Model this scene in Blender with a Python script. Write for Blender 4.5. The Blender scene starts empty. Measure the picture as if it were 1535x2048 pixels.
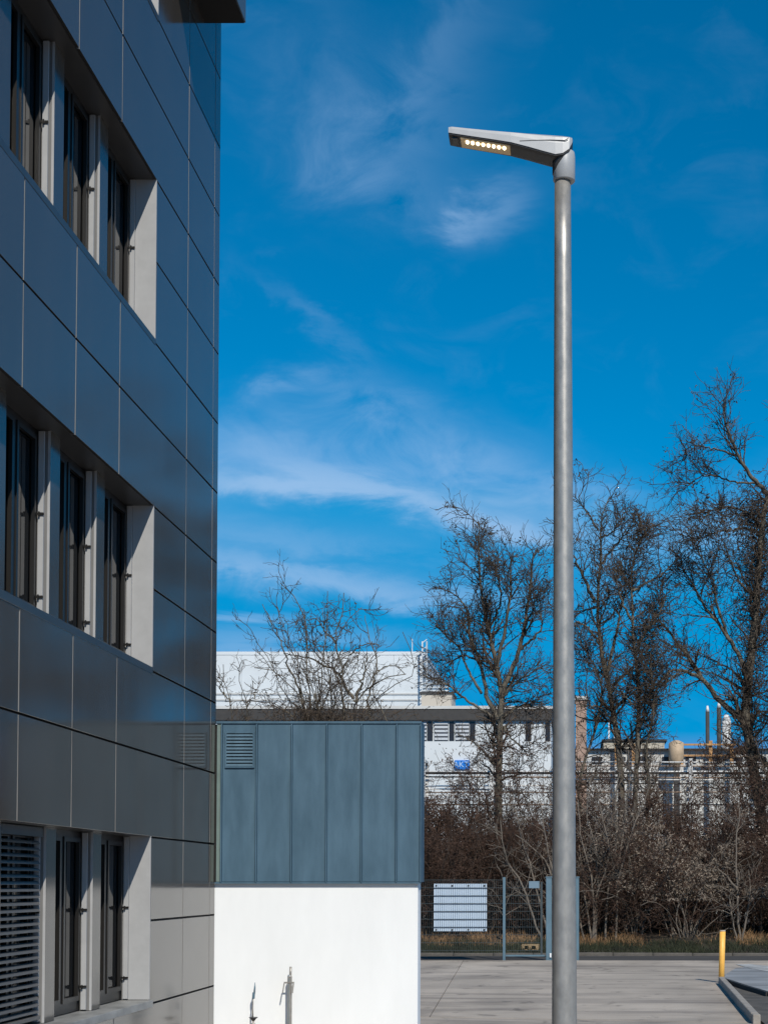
import bpy, bmesh, math, random
import numpy as np
from mathutils import Vector, Matrix

# ------------------------------------------------------------------ camera, sky, sun, exposure
scene = bpy.context.scene
COL = scene.collection
rng = np.random.default_rng(7)
random.seed(7)
R = math.radians

F_PX, W_PX, H_PX = 3128.0, 1535.0, 2048.0       # focal length in photo pixels, photo size
PITCH = R(1.9)
CX, CY = 1145.0, 1767.0 - F_PX * math.tan(PITCH)
EYE = 1.8

cam_d = bpy.data.cameras.new('camera')
cam = bpy.data.objects.new('camera', cam_d)
COL.objects.link(cam)
cam.location = (0, 0, EYE)
cam.rotation_euler = (R(90) + PITCH, 0, 0)
cam_d.sensor_fit = 'HORIZONTAL'
cam_d.sensor_width = 36.0
cam_d.lens = 36.0 * F_PX / W_PX
cam_d.shift_x = (W_PX / 2 - CX) / W_PX
cam_d.shift_y = (CY - H_PX / 2) / W_PX
cam_d.clip_start, cam_d.clip_end = 0.1, 6000
scene.camera = cam

SUN_EL, SUN_AZ = R(40.5), R(20)                 # sun stands behind the camera, to its right
sun_d = bpy.data.lights.new('sun', 'SUN')
sun_d.energy = 4.0
sun_d.angle = R(0.53)
sun_d.color = (1.0, 0.93, 0.82)
sun = bpy.data.objects.new('sun', sun_d)
COL.objects.link(sun)
sun.location = (20, -40, 60)
sun.rotation_euler = Vector((-math.sin(SUN_AZ) * math.cos(SUN_EL), math.cos(SUN_AZ) * math.cos(SUN_EL),
                             -math.sin(SUN_EL))).to_track_quat('-Z', 'Y').to_euler()

world = bpy.data.worlds.new('World')
scene.world = world
world.use_nodes = True
wt = world.node_tree
wt.nodes.clear()


def wmath(op, a, b=None, c=None, clamp=False):
    n = wt.nodes.new('ShaderNodeMath')
    n.operation = op
    n.use_clamp = clamp
    for i, v in enumerate((a, b, c)):
        if v is None:
            continue
        if isinstance(v, (int, float)):
            n.inputs[i].default_value = v
        else:
            wt.links.new(v, n.inputs[i])
    return n.outputs[0]


def build_world():
    N, L = wt.nodes, wt.links
    sky = N.new('ShaderNodeTexSky')
    sky.sky_type = 'NISHITA'
    sky.sun_disc = False
    sky.sun_elevation = SUN_EL
    sky.sun_rotation = math.pi - SUN_AZ
    sky.altitude = 100
    sky.air_density, sky.dust_density, sky.ozone_density = 0.9, 0.0, 3.0
    hs = N.new('ShaderNodeHueSaturation')
    hs.inputs['Hue'].default_value = 0.490
    hs.inputs['Saturation'].default_value = 2.1
    hs.inputs['Value'].default_value = 1.13
    L.new(sky.outputs[0], hs.inputs['Color'])
    dk = N.new('ShaderNodeMix')               # keeps the low sky from bleaching out
    dk.data_type = 'RGBA'
    dk.blend_type = 'DARKEN'
    dk.inputs[0].default_value = 1.0
    L.new(hs.outputs[0], dk.inputs[6])
    dk.inputs[7].default_value = (1.2, 3.0, 6.6, 1)
    tc = N.new('ShaderNodeTexCoord')
    sp = N.new('ShaderNodeSeparateXYZ')
    L.new(tc.outputs['Generated'], sp.inputs[0])
    x, y, z = sp.outputs

    def noise(st, scale, detail, rough, dist, off):
        mp = N.new('ShaderNodeMapping')
        mp.inputs['Scale'].default_value = st
        mp.inputs['Location'].default_value = (off, off * 0.7, -off)
        mp.inputs['Rotation'].default_value = (0, R(14), 0)
        L.new(tc.outputs['Generated'], mp.inputs[0])
        t = N.new('ShaderNodeTexNoise')
        t.inputs['Scale'].default_value = scale
        t.inputs['Detail'].default_value = detail
        t.inputs['Roughness'].default_value = rough
        t.inputs['Distortion'].default_value = dist
        L.new(mp.outputs[0], t.inputs['Vector'])
        return t.outputs['Fac']

    fib = noise((1, 1, 3.4), 11, 8, 0.60, 0.5, 3.7)       # long fibres
    puff = noise((1, 1, 1.5), 17, 8, 0.60, 0.7, 1.9)      # softer puffs
    # the wisps in view, as soft ridges in direction space (u = x / y, v = z / y)
    yy = wmath('MAXIMUM', y, 0.05)
    u = wmath('ADD', wmath('DIVIDE', x, yy), wmath('MULTIPLY', wmath('SUBTRACT', puff, 0.5), 0.10))
    v = wmath('ADD', wmath('DIVIDE', z, yy), wmath('MULTIPLY', wmath('SUBTRACT', fib, 0.5), 0.05))
    uv = N.new('ShaderNodeCombineXYZ')
    L.new(u, uv.inputs[0]); L.new(v, uv.inputs[1])
    tot = {'f': None, 'p': None}
    # (px, py, half length px, half width px, slope in the picture (dy/dx), strength, fibre or puff)
    for (qx, qy, a, b, sl, st, kd) in (
            (540, 950, 190, 20, 0.05, 1.0, 'f'), (780, 1000, 190, 24, 0.24, 1.5, 'f'), (1000, 1055, 150, 24, 0.08, 1.25, 'f'), (690, 925, 250, 46, 0.1, 0.42, 'p'), (1000, 1000, 160, 44, 0.2, 0.5, 'p'), (900, 1030, 130, 18, 0.2, 1.1, 'f'), (660, 965, 150, 16, 0.15, 1.0, 'f'),
            (620, 1085, 260, 30, 0.12, 0.42, 'f'), (520, 890, 190, 70, 0.10, 0.40, 'p'), (950, 930, 190, 60, 0.25, 0.55, 'p'),
            (540, 1135, 160, 18, 0.22, 1.15, 'f'), (760, 1178, 200, 22, 0.08, 1.1, 'f'), (480, 1242, 120, 10, 0.0, 0.95, 'f'), (520, 1288, 240, 18, 0.0, 0.75, 'f'),
            (590, 760, 95, 22, -0.12, 0.5, 'p'), (800, 815, 100, 44, 0.45, 0.42, 'p'),
            (990, 385, 60, 34, -0.45, 0.62, 'p'), (945, 430, 36, 36, 0.4, 0.45, 'p'), (770, 260, 150, 110, -0.5, 0.20, 'p'), (850, 120, 200, 70, -1.3, 0.20, 'p'),
            (800, 370, 120, 50, 0.3, 0.22, 'p'), (600, 100, 140, 110, 0.4, 0.14, 'p'), (620, 620, 110, 18, 0.75, 0.14, 'f'),
            (1180, 975, 90, 24, 0.1, 0.5, 'p'), (1400, 1085, 150, 50, -0.25, 0.62, 'p'), (1250, 1040, 90, 34, 0.2, 0.34, 'p'),
            (1700, 1030, 260, 70, -0.2, 0.5, 'p'), (150, 1010, 260, 50, 0.1, 0.6, 'f')):
        mp = N.new('ShaderNodeMapping')
        mp.vector_type = 'TEXTURE'
        mp.inputs['Location'].default_value = ((qx - CX) / F_PX, (1767 - qy) / F_PX, 0)
        mp.inputs['Rotation'].default_value = (0, 0, math.atan(-sl))
        mp.inputs['Scale'].default_value = (a / F_PX, b / F_PX, 1)
        L.new(uv.outputs[0], mp.inputs[0])
        dt = N.new('ShaderNodeVectorMath')
        dt.operation = 'DOT_PRODUCT'
        L.new(mp.outputs[0], dt.inputs[0]); L.new(mp.outputs[0], dt.inputs[1])
        g = wmath('POWER', 0.45, dt.outputs['Value'])
        tot[kd] = wmath('MULTIPLY', g, st) if tot[kd] is None else wmath('MULTIPLY_ADD', g, st, tot[kd])
    front = wmath('MULTIPLY', wmath('SUBTRACT', y, 0.1, clamp=True), 4, clamp=True)
    wf = wmath('MULTIPLY', tot['f'], wmath('MULTIPLY_ADD', fib, 2.0, -0.38, clamp=True))
    wp = wmath('MULTIPLY', tot['p'], wmath('MULTIPLY_ADD', puff, 2.2, -0.62, clamp=True))
    wisps = wmath('MULTIPLY', wmath('ADD', wf, wp), front)
    # thin cirrus everywhere
    rest = wmath('MULTIPLY', wmath('MULTIPLY_ADD', puff, 3.0, -1.45, clamp=True), wmath('MULTIPLY_ADD', fib, 2.4, -0.9, clamp=True))
    cov = wmath('ADD', wmath('MULTIPLY', wisps, 0.95), wmath('MULTIPLY', rest, 0.10))
    up = wmath('MULTIPLY', wmath('ADD', z, 0.0, clamp=True), 12, clamp=True)
    cov = wmath('MULTIPLY', cov, up)
    cov = wmath('MULTIPLY', wmath('SUBTRACT', 1.0, wmath('POWER', 0.25, cov)), 0.86)
    mix = N.new('ShaderNodeMix')
    mix.data_type = 'RGBA'
    L.new(cov, mix.inputs[0])
    L.new(dk.outputs[2], mix.inputs[6])
    mix.inputs[7].default_value = (3.6, 5.6, 8.4, 1)
    bg = N.new('ShaderNodeBackground')
    bg.inputs['Strength'].default_value = 0.10
    L.new(mix.outputs[2], bg.inputs['Color'])
    out = N.new('ShaderNodeOutputWorld')
    L.new(bg.outputs[0], out.inputs['Surface'])


build_world()
scene.cycles.max_bounces = 6
scene.cycles.diffuse_bounces = 3
scene.cycles.glossy_bounces = 3
scene.cycles.transmission_bounces = 2
scene.view_settings.view_transform = 'Standard'
scene.view_settings.look = 'None'
scene.view_settings.exposure = 0.0
scene.view_settings.gamma = 1.0
scene.view_settings.use_curve_mapping = False


# ------------------------------------------------------------------ helpers
def at(x, y, Y):
    """photo pixel -> point on the plane at distance Y"""
    a, b = (x - CX) / F_PX, (CY - y) / F_PX
    dy = math.cos(PITCH) - b * math.sin(PITCH)
    dz = math.sin(PITCH) + b * math.cos(PITCH)
    s = Y / dy
    return Vector((a * s, Y, EYE + dz * s))


def ground_at(x, y):
    """photo pixel -> point on the ground (z = 0)"""
    a, b = (x - CX) / F_PX, (CY - y) / F_PX
    dy = math.cos(PITCH) - b * math.sin(PITCH)
    dz = math.sin(PITCH) + b * math.cos(PITCH)
    s = -EYE / dz
    return Vector((a * s, dy * s, 0))


MATS = {}


def mat(name, color, rough=0.6, metal=0.0, ior=1.5, var=0.0, vscale=3.0, bump=0.0, bscale=40.0, emit=None, estr=0.0,
        stretch=(1, 1, 1), coords='Object', color2=None, detail=6, spec=None, rvar=0.0):
    if name in MATS:
        return MATS[name]
    m = bpy.data.materials.new(name)
    m.use_nodes = True
    t = m.node_tree
    b = t.nodes['Principled BSDF']
    b.inputs['Base Color'].default_value = (*color, 1)
    b.inputs['Roughness'].default_value = rough
    b.inputs['Metallic'].default_value = metal
    b.inputs['IOR'].default_value = ior
    if spec is not None:
        b.inputs['Specular IOR Level'].default_value = spec
    if emit:
        b.inputs['Emission Color'].default_value = (*emit, 1)
        b.inputs['Emission Strength'].default_value = estr
    if var or bump or color2 or rvar:
        tc = t.nodes.new('ShaderNodeTexCoord')
        mp = t.nodes.new('ShaderNodeMapping')
        mp.inputs['Scale'].default_value = stretch
        t.links.new(tc.outputs[coords], mp.inputs['Vector'])
        n = t.nodes.new('ShaderNodeTexNoise')
        n.inputs['Scale'].default_value = vscale
        n.inputs['Detail'].default_value = detail
        n.inputs['Roughness'].default_value = 0.62
        t.links.new(mp.outputs[0], n.inputs['Vector'])
        cr = t.nodes.new('ShaderNodeValToRGB')
        lo = tuple(c * (1 - var) for c in color)
        hi = color2 if color2 else tuple(c * (1 + var) for c in color)
        cr.color_ramp.elements[0].position = 0.32
        cr.color_ramp.elements[1].position = 0.68
        cr.color_ramp.elements[0].color = (*lo, 1)
        cr.color_ramp.elements[1].color = (*hi, 1)
        t.links.new(n.outputs['Fac'], cr.inputs[0])
        t.links.new(cr.outputs[0], b.inputs['Base Color'])
        if rvar:
            ma = t.nodes.new('ShaderNodeMath')
            ma.operation = 'MULTIPLY_ADD'
            ma.inputs[1].default_value = rvar * 2
            ma.inputs[2].default_value = rough - rvar
            t.links.new(n.outputs['Fac'], ma.inputs[0])
            t.links.new(ma.outputs[0], b.inputs['Roughness'])
        if bump:
            n2 = t.nodes.new('ShaderNodeTexNoise')
            n2.inputs['Scale'].default_value = bscale
            n2.inputs['Detail'].default_value = 4
            t.links.new(mp.outputs[0], n2.inputs['Vector'])
            bp = t.nodes.new('ShaderNodeBump')
            bp.inputs['Strength'].default_value = bump
            bp.inputs['Distance'].default_value = 0.01
            t.links.new(n2.outputs['Fac'], bp.inputs['Height'])
            t.links.new(bp.outputs[0], b.inputs['Normal'])
    MATS[name] = m
    return m


def link(name, me, parent=None, mats=(), loc=None):
    o = bpy.data.objects.new(name, me)
    COL.objects.link(o)
    if parent:
        o.parent = parent
    if loc is not None:
        o.location = loc
    if me is not None:
        for m in mats:
            me.materials.append(m)
    return o


def tag(o, label, cat, group=None):
    o['label'] = label
    o['category'] = cat
    if group:
        o['group'] = group
    return o


def thing(name, label, cat, loc=(0, 0, 0), group=None):
    o = bpy.data.objects.new(name, None)
    COL.objects.link(o)
    o.location = loc
    o.empty_display_size = 0.2
    return tag(o, label, cat, group)


def struct(o):
    o['kind'] = 'structure'
    return o


class MB:
    """collects simple shapes and turns them into one mesh; coordinates are world, shifted to the parent's origin"""

    def __init__(self):
        self.v, self.f, self.mi, self.sm = [], [], [], []

    def poly(self, pts, faces, mi=0, smooth=False):
        o = len(self.v)
        self.v += [tuple(p) for p in pts]
        for f in faces:
            self.f.append([i + o for i in f])
            self.mi.append(mi)
            self.sm.append(smooth)
        return self

    def box(self, a, b, mi=0, mi_y=None, mi_z=None):
        (x0, y0, z0), (x1, y1, z1) = a, b
        P = [(x0, y0, z0), (x1, y0, z0), (x1, y1, z0), (x0, y1, z0), (x0, y0, z1), (x1, y0, z1), (x1, y1, z1), (x0, y1, z1)]
        my = mi if mi_y is None else mi_y
        mz = mi if mi_z is None else mi_z
        for f, m in (([0, 3, 2, 1], mz), ([4, 5, 6, 7], mz), ([0, 1, 5, 4], my), ([2, 3, 7, 6], my), ([1, 2, 6, 5], mi), ([3, 0, 4, 7], mi)):
            pass
        o = len(self.v)
        self.v += P
        for f, m in (([0, 3, 2, 1], mz), ([4, 5, 6, 7], mz), ([0, 1, 5, 4], my), ([2, 3, 7, 6], my), ([1, 2, 6, 5], mi), ([3, 0, 4, 7], mi)):
            self.f.append([i + o for i in f]); self.mi.append(m); self.sm.append(False)
        return self

    def bar(self, p, q, w, h=None, mi=0):
        p, q = Vector(p), Vector(q)
        d = (q - p).normalized()
        r = Vector((0, 0, 1)) if abs(d.z) < 0.9 else Vector((1, 0, 0))
        s = d.cross(r).normalized() * w / 2
        t = s.cross(d).normalized() * (h or w) / 2
        P = [p - s - t, p + s - t, p + s + t, p - s + t, q - s - t, q + s - t, q + s + t, q - s + t]
        return self.poly(P, [[3, 2, 1, 0], [4, 5, 6, 7], [0, 1, 5, 4], [1, 2, 6, 5], [2, 3, 7, 6], [3, 0, 4, 7]], mi)

    def tube(self, pts, radii, n=12, mi=0, caps=True, smooth=True):
        pts = [Vector(p) for p in pts]
        if isinstance(radii, (int, float)):
            radii = [radii] * len(pts)
        V = []
        ref = None
        for i, p in enumerate(pts):
            d = (pts[min(i + 1, len(pts) - 1)] - pts[max(i - 1, 0)]).normalized()
            if ref is None:
                ref = Vector((0, 1, 0)) if abs(d.y) < 0.9 else Vector((1, 0, 0))
            s = d.cross(ref).normalized()
            t = s.cross(d).normalized()
            ref = t
            for k in range(n):
                a = 2 * math.pi * k / n
                V.append(p + (s * math.cos(a) + t * math.sin(a)) * radii[i])
        Fq = []
        for i in range(len(pts) - 1):
            for k in range(n):
                k2 = (k + 1) % n
                Fq.append([i * n + k, i * n + k2, (i + 1) * n + k2, (i + 1) * n + k])
        o = len(self.v)
        self.poly(V, Fq, mi, smooth)
        if caps:
            self.f.append([o + k for k in range(n - 1, -1, -1)]); self.mi.append(mi); self.sm.append(False)
            e = o + (len(pts) - 1) * n
            self.f.append([e + k for k in range(n)]); self.mi.append(mi); self.sm.append(False)
        return self

    def build(self, name, mats, parent=None, bevel=0.0, loc=None):
        if not isinstance(mats, (list, tuple)):
            mats = [mats]
        org = Vector((0, 0, 0))
        p = parent
        while p is not None:
            org += p.location
            p = p.parent
        off = Vector(loc) if loc is not None else Vector((0, 0, 0))
        me = bpy.data.meshes.new(name)
        me.from_pydata([tuple(Vector(v) - org - off) for v in self.v], [], self.f)
        me.polygons.foreach_set('material_index', self.mi)
        me.polygons.foreach_set('use_smooth', self.sm)
        bm = bmesh.new()
        bm.from_mesh(me)
        bmesh.ops.recalc_face_normals(bm, faces=bm.faces)
        if bevel:
            bmesh.ops.bevel(bm, geom=list(bm.edges), offset=bevel, segments=1, affect='EDGES', clamp_overlap=True)
        bm.to_mesh(me)
        bm.free()
        me.update()
        return link(name, me, parent, mats, off if loc is not None else None)


def np_mesh(name, V, Fq, smooth=True, mi=None):
    """V (n,3), Fq (m,4) quads -> mesh"""
    me = bpy.data.meshes.new(name)
    me.vertices.add(len(V))
    me.vertices.foreach_set('co', np.ascontiguousarray(V, dtype=np.float32).ravel())
    m = len(Fq)
    me.loops.add(m * 4)
    me.loops.foreach_set('vertex_index', np.ascontiguousarray(Fq, dtype=np.int32).ravel())
    me.polygons.add(m)
    me.polygons.foreach_set('loop_start', np.arange(0, m * 4, 4, dtype=np.int32))
    me.polygons.foreach_set('loop_total', np.full(m, 4, dtype=np.int32))
    if smooth:
        me.polygons.foreach_set('use_smooth', np.ones(m, dtype=bool))
    if mi is not None:
        me.polygons.foreach_set('material_index', np.asarray(mi, dtype=np.int32))
    me.update(calc_edges=True)
    return me


# ------------------------------------------------------------------ materials
M_panel = mat('facade_panel_dark', (0.076, 0.063, 0.051), 0.11, 0.0, 1.56, var=0.10, vscale=0.9, stretch=(1, 2.0, 0.5), bump=0.012, bscale=1.2, rvar=0.05)
M_pier = mat('pier_dark_coat', (0.070, 0.060, 0.050), 0.16, 0.0, 1.5, var=0.08)
M_alu = mat('pale_aluminium', (0.37, 0.375, 0.38), 0.5, 0.0, var=0.06, vscale=6)
M_pierside = mat('pier_side_grey', (0.17, 0.17, 0.17), 0.5, 0.0, var=0.06)
M_edge = mat('panel_edge_aluminium', (0.22, 0.22, 0.22), 0.45, 0.0, var=0.1)
M_dark = mat('dark_void', (0.012, 0.012, 0.013), 0.8)
M_frame = mat('window_frame_brown_grey', (0.012, 0.011, 0.010), 0.4, var=0.1)
M_glass = mat('dark_window_glass', (0.006, 0.007, 0.008), 0.02, 0.0, 1.52)
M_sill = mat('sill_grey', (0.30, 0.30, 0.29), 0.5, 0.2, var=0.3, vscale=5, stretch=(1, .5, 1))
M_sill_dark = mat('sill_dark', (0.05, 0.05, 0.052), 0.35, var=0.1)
M_slat = mat('blind_slat_grey', (0.105, 0.10, 0.095), 0.4, 0.1, var=0.1)
M_zinc = mat('weathered_zinc', (0.062, 0.124, 0.178), 0.46, 0.1, var=0.16, vscale=1.6, stretch=(3.0, 1, 0.7), color2=(0.082, 0.156, 0.220), bump=0.02, bscale=14, rvar=0.08)
M_zinc_green = mat('zinc_green_tint', (0.17, 0.235, 0.225), 0.5, 0.2, var=0.15)
M_white = mat('white_render', (0.81, 0.835, 0.85), 0.85, var=0.035, vscale=1.3, stretch=(1.6, 1, 0.5), bump=0.08, bscale=160)
M_galv = mat('galvanised_steel', (0.36, 0.345, 0.32), 0.42, 0.5, var=0.14, vscale=26, stretch=(1, 1, 0.5), rvar=0.12, bump=0.03, bscale=60)
M_lamp_lid = mat('lamp_shell_grey', (0.40, 0.41, 0.42), 0.45, 0.1, var=0.05, vscale=20)
M_lamp_dark = mat('lamp_underside_dark', (0.035, 0.035, 0.037), 0.5)
M_led = mat('led_glow', (0.9, 0.8, 0.6), 0.3, emit=(1.0, 0.82, 0.52), estr=5.0)
M_led_back = mat('led_reflector', (0.50, 0.38, 0.22), 0.4, 0.2, emit=(1.0, 0.62, 0.25), estr=0.06)
M_concrete = mat('yard_concrete', (0.285, 0.268, 0.255), 0.85, var=0.16, vscale=0.42, stretch=(1, 0.6, 1), bump=0.25, bscale=60)
M_fence = mat('fence_blue_grey', (0.12, 0.20, 0.255), 0.45, 0.2, var=0.1)
M_wire = mat('fence_wire', (0.055, 0.075, 0.085), 0.5, 0.3)
M_board = mat('sign_board_white', (0.50, 0.62, 0.76), 0.4, var=0.03)
M_yellow = mat('bollard_yellow', (0.92, 0.50, 0.10), 0.45, var=0.08, vscale=9)
M_kerb = mat('kerb_concrete', (0.30, 0.275, 0.245), 0.85, var=0.22, vscale=7, bump=0.3, bscale=50)
M_soil = mat('bed_soil', (0.085, 0.078, 0.07), 0.95, var=0.4, vscale=3, bump=0.8, bscale=30)
M_bark = mat('bark_grey_brown', (0.085, 0.072, 0.056), 0.9, var=0.35, vscale=9, stretch=(1, 1, 0.35), color2=(0.17, 0.15, 0.115), bump=0.6, bscale=30)
M_twig = mat('twig_brown', (0.058, 0.042, 0.031), 0.85, var=0.3, vscale=2, color2=(0.105, 0.078, 0.056))
M_pod = mat('dry_leaf_brown', (0.055, 0.038, 0.026), 0.85, var=0.4, vscale=3, color2=(0.10, 0.07, 0.045))
M_shrub = mat('shrub_twig_brown', (0.048, 0.026, 0.018), 0.9, var=0.3, vscale=2, color2=(0.105, 0.060, 0.040))
M_shrubstem = mat('shrub_stem_brown', (0.07, 0.052, 0.041), 0.9, var=0.3, vscale=2, color2=(0.12, 0.092, 0.072))
M_shrubleaf = mat('shrub_dry_leaf', (0.040, 0.021, 0.013), 0.9, var=0.4, vscale=2.5, color2=(0.10, 0.055, 0.036))
M_palestem = mat('pale_dead_stem', (0.17, 0.145, 0.12), 0.9, var=0.3, vscale=2)
M_seed = mat('pale_seed_head', (0.20, 0.16, 0.125), 0.9, var=0.35, vscale=3, color2=(0.34, 0.28, 0.22))
M_grass = mat('grass_dark_green', (0.015, 0.021, 0.008), 0.8, var=0.4, vscale=1.2, color2=(0.036, 0.044, 0.016))
M_drygrass = mat('dry_grass', (0.20, 0.105, 0.045), 0.85, var=0.35, vscale=1.5, color2=(0.40, 0.24, 0.115))


# ------------------------------------------------------------------ ground
def sheet(name, pts, z, m, parent=None):
    b = MB()
    b.poly([(p[0], p[1], z) for p in pts], [list(range(len(pts)))])
    o = b.build(name, m, parent)
    return o


def ground_material():
    m = mat('rough_ground', (0.10, 0.085, 0.07), 0.95, var=0.35, vscale=0.05, bump=0.4, bscale=3)
    return m


g = sheet('ground', [(-3000, -1500), (3000, -1500), (3000, 5000), (-3000, 5000)], -0.03, ground_material())
struct(g)


def concrete_material():
    m = bpy.data.materials.new('yard_concrete_stained')
    m.use_nodes = True
    t = m.node_tree
    b = t.nodes['Principled BSDF']
    tc = t.nodes.new('ShaderNodeTexCoord')

    def noise(scale, st, det=6, dist=0.0):
        mp = t.nodes.new('ShaderNodeMapping')
        mp.inputs['Scale'].default_value = st
        t.links.new(tc.outputs['Object'], mp.inputs[0])
        n = t.nodes.new('ShaderNodeTexNoise')
        n.inputs['Scale'].default_value = scale
        n.inputs['Detail'].default_value = det
        n.inputs['Distortion'].default_value = dist
        n.inputs['Roughness'].default_value = 0.6
        t.links.new(mp.outputs[0], n.inputs['Vector'])
        return n.outputs['Fac']

    def ramp(fac, a, ca, bb, cb):
        r = t.nodes.new('ShaderNodeValToRGB')
        r.color_ramp.elements[0].position = a
        r.color_ramp.elements[1].position = bb
        r.color_ramp.elements[0].color = (*ca, 1)
        r.color_ramp.elements[1].color = (*cb, 1)
        t.links.new(fac, r.inputs[0])
        return r.outputs[0]

    def mult(a, c):
        x = t.nodes.new('ShaderNodeMix')
        x.data_type = 'RGBA'
        x.blend_type = 'MULTIPLY'
        x.inputs[0].default_value = 1
        t.links.new(a, x.inputs[6])
        t.links.new(c, x.inputs[7])
        return x.outputs[2]
    base = ramp(noise(0.35, (1.0, 0.35, 1), 5, 0.4), 0.34, (0.345, 0.300, 0.252), 0.68, (0.545, 0.475, 0.40))
    drag = ramp(noise(0.5, (0.5, 1.6, 1), 7, 1.2), 0.33, (0.56, 0.56, 0.575), 0.56, (1, 1, 1))
    spots = ramp(noise(2.2, (1, 0.6, 1), 4, 0.3), 0.30, (0.55, 0.55, 0.55), 0.41, (1, 1, 1))
    grain = ramp(noise(45, (1, 1, 1), 3), 0.3, (0.86, 0.86, 0.86), 0.7, (1.08, 1.08, 1.08))
    c = mult(mult(mult(base, drag), spots), grain)
    t.links.new(c, b.inputs['Base Color'])
    b.inputs['Roughness'].default_value = 0.8
    bp = t.nodes.new('ShaderNodeBump')
    bp.inputs['Strength'].default_value = 0.25
    bp.inputs['Distance'].default_value = 0.01
    t.links.new(noise(70, (1, 1, 1), 3), bp.inputs['Height'])
    t.links.new(bp.outputs[0], b.inputs['Normal'])
    return m


M_yard = concrete_material()
# the yard is cast in slabs: the expansion joint that crosses the picture is a real gap between two of them
JY0, JY1 = ground_at(835, 2034).y, ground_at(1490, 2046).y
JX0, JX1 = ground_at(835, 2034).x, ground_at(1490, 2046).x
sl = (JY1 - JY0) / (JX1 - JX0)


def joint_y(x):
    return JY0 + (x - JX0) * sl


yard = struct(link('yard_pavement', None))


def slab(pts, top=0.0, m=None):
    n = len(pts)
    b = MB()
    P = [(p[0], p[1], top) for p in pts] + [(p[0], p[1], -0.12) for p in pts]
    b.poly(P, [list(range(n))] + [[i, (i + 1) % n, n + (i + 1) % n, n + i] for i in range(n)])
    return b.build('concrete_slab', m or M_yard, yard)


FAR = 36.62
slab([(-14, -4), (12, -4), (12, joint_y(12) - 0.045), (-14, joint_y(-14) - 0.045)])
# second slab is split by the slanting joint that runs towards the gate
c0, c1 = ground_at(852, 2046), ground_at(926, 1922)
dxy = (c1.x - c0.x) / (c1.y - c0.y)


def diag_x(y):
    return c0.x + (y - c0.y) * dxy


ya = joint_y(diag_x(20.6)) + 0.02
slab([(-14, joint_y(-14) + 0.02), (diag_x(ya) - 0.006, ya), (diag_x(FAR) - 0.006, FAR), (-14, FAR)])
slab([(diag_x(ya) + 0.006, ya), (12, joint_y(12) + 0.02), (12, FAR - 0.25), (diag_x(FAR) + 0.006, FAR)])

old_road = sheet('service_road', [(-30, FAR + 0.02), (30, FAR + 0.02), (30, 39.6), (-30, 39.6)], -0.022,
                 mat('old_asphalt', (0.055, 0.052, 0.05), 0.9, var=0.3, vscale=1.5, stretch=(0.3, 1.5, 1), bump=0.3, bscale=40))
struct(old_road)
# kerb line at the edge of the grass
kl = struct(link('grass_kerb', None))
kme = None
for i in range(26):
    x0 = -13 + i * 1.0
    if kme is None:
        b = MB().box((-0.495, 39.3, -0.1), (0.495, 39.42, 0.055))
        o = b.build('kerb_stone', mat('kerb_weathered', (0.11, 0.10, 0.088), 0.9, var=0.35, vscale=5), kl, bevel=0.012)
        kme = o.data
    else:
        o = link('kerb_stone', kme, kl)
    o.location = (x0 + 0.5, random.uniform(-.012, .012), random.uniform(-.01, .01))

# the bank behind it
nb = 90
xs = np.linspace(-34, 34, nb)
ys = np.array([39.42, 39.8, 40.5, 41.5, 42.6, 44, 47, 52, 58])
zs = np.array([0.02, 0.05, 0.10, 0.20, 0.33, 0.45, 0.5, 0.35, -0.1])
V = []
for j in range(len(ys)):
    zz = zs[j] + 0.04 * np.sin(xs * 1.3 + j) + 0.03 * np.sin(xs * 2.9 + 2 * j)
    if j == 0:
        zz = np.full(nb, 0.02)
    if j == len(ys) - 1:
        zz = np.full(nb, -0.2)
    V.append(np.stack([xs, np.full(nb, ys[j]), zz], 1))
V = np.concatenate(V)
Q = np.array([[j * nb + i, j * nb + i + 1, (j + 1) * nb + i + 1, (j + 1) * nb + i] for j in range(len(ys) - 1) for i in range(nb - 1)])
bank = link('grass_bank', np_mesh('grass_bank', V, Q), None,
            [mat('bank_soil', (0.028, 0.024, 0.017), 0.95, var=0.4, vscale=1.5, color2=(0.06, 0.045, 0.03), bump=0.6, bscale=20)])
struct(bank)


def bank_z(x, y):
    return np.interp(y, ys, zs)


# kerb with the bollard at its end, and the planting bed beside it
KX0, KY0 = 2.30, 20.3
KX1, KY1 = ground_at(1436, 1968).x, ground_at(1436, 1968).y
kerb = struct(link('bed_kerb', None, loc=(0, 0, 0)))
nk = 8
for i in range(nk):
    t0, t1 = i / nk, (i + 1) / nk
    bow = lambda t: 0.0
    a = Vector((KX0 + (KX1 - KX0) * t0 + bow(t0), KY0 + (KY1 - KY0) * t0, 0))
    c = Vector((KX0 + (KX1 - KX0) * t1 + bow(t1), KY0 + (KY1 - KY0) * t1, 0))
    d = (c - a).normalized()
    n = Vector((d.y, -d.x, 0)) * 0.10
    a2, c2 = a + d * 0.004, c - d * 0.004
    P = [a2, a2 + n, c2 + n, c2]
    b = MB()
    b.poly([(p.x, p.y, -0.1) for p in P] + [(p.x, p.y, 0.125) for p in P],
           [[3, 2, 1, 0], [4, 5, 6, 7], [0, 1, 5, 4], [1, 2, 6, 5], [2, 3, 7, 6], [3, 0, 4, 7]])
    b.build('kerb_stone', M_kerb, kerb, bevel=0.008)
# end stone, turned into the bed
MB().box((2.302, 20.07, -0.1), (2.40, 20.28, 0.122)).build('kerb_stone', M_kerb, kerb, bevel=0.008)

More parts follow.
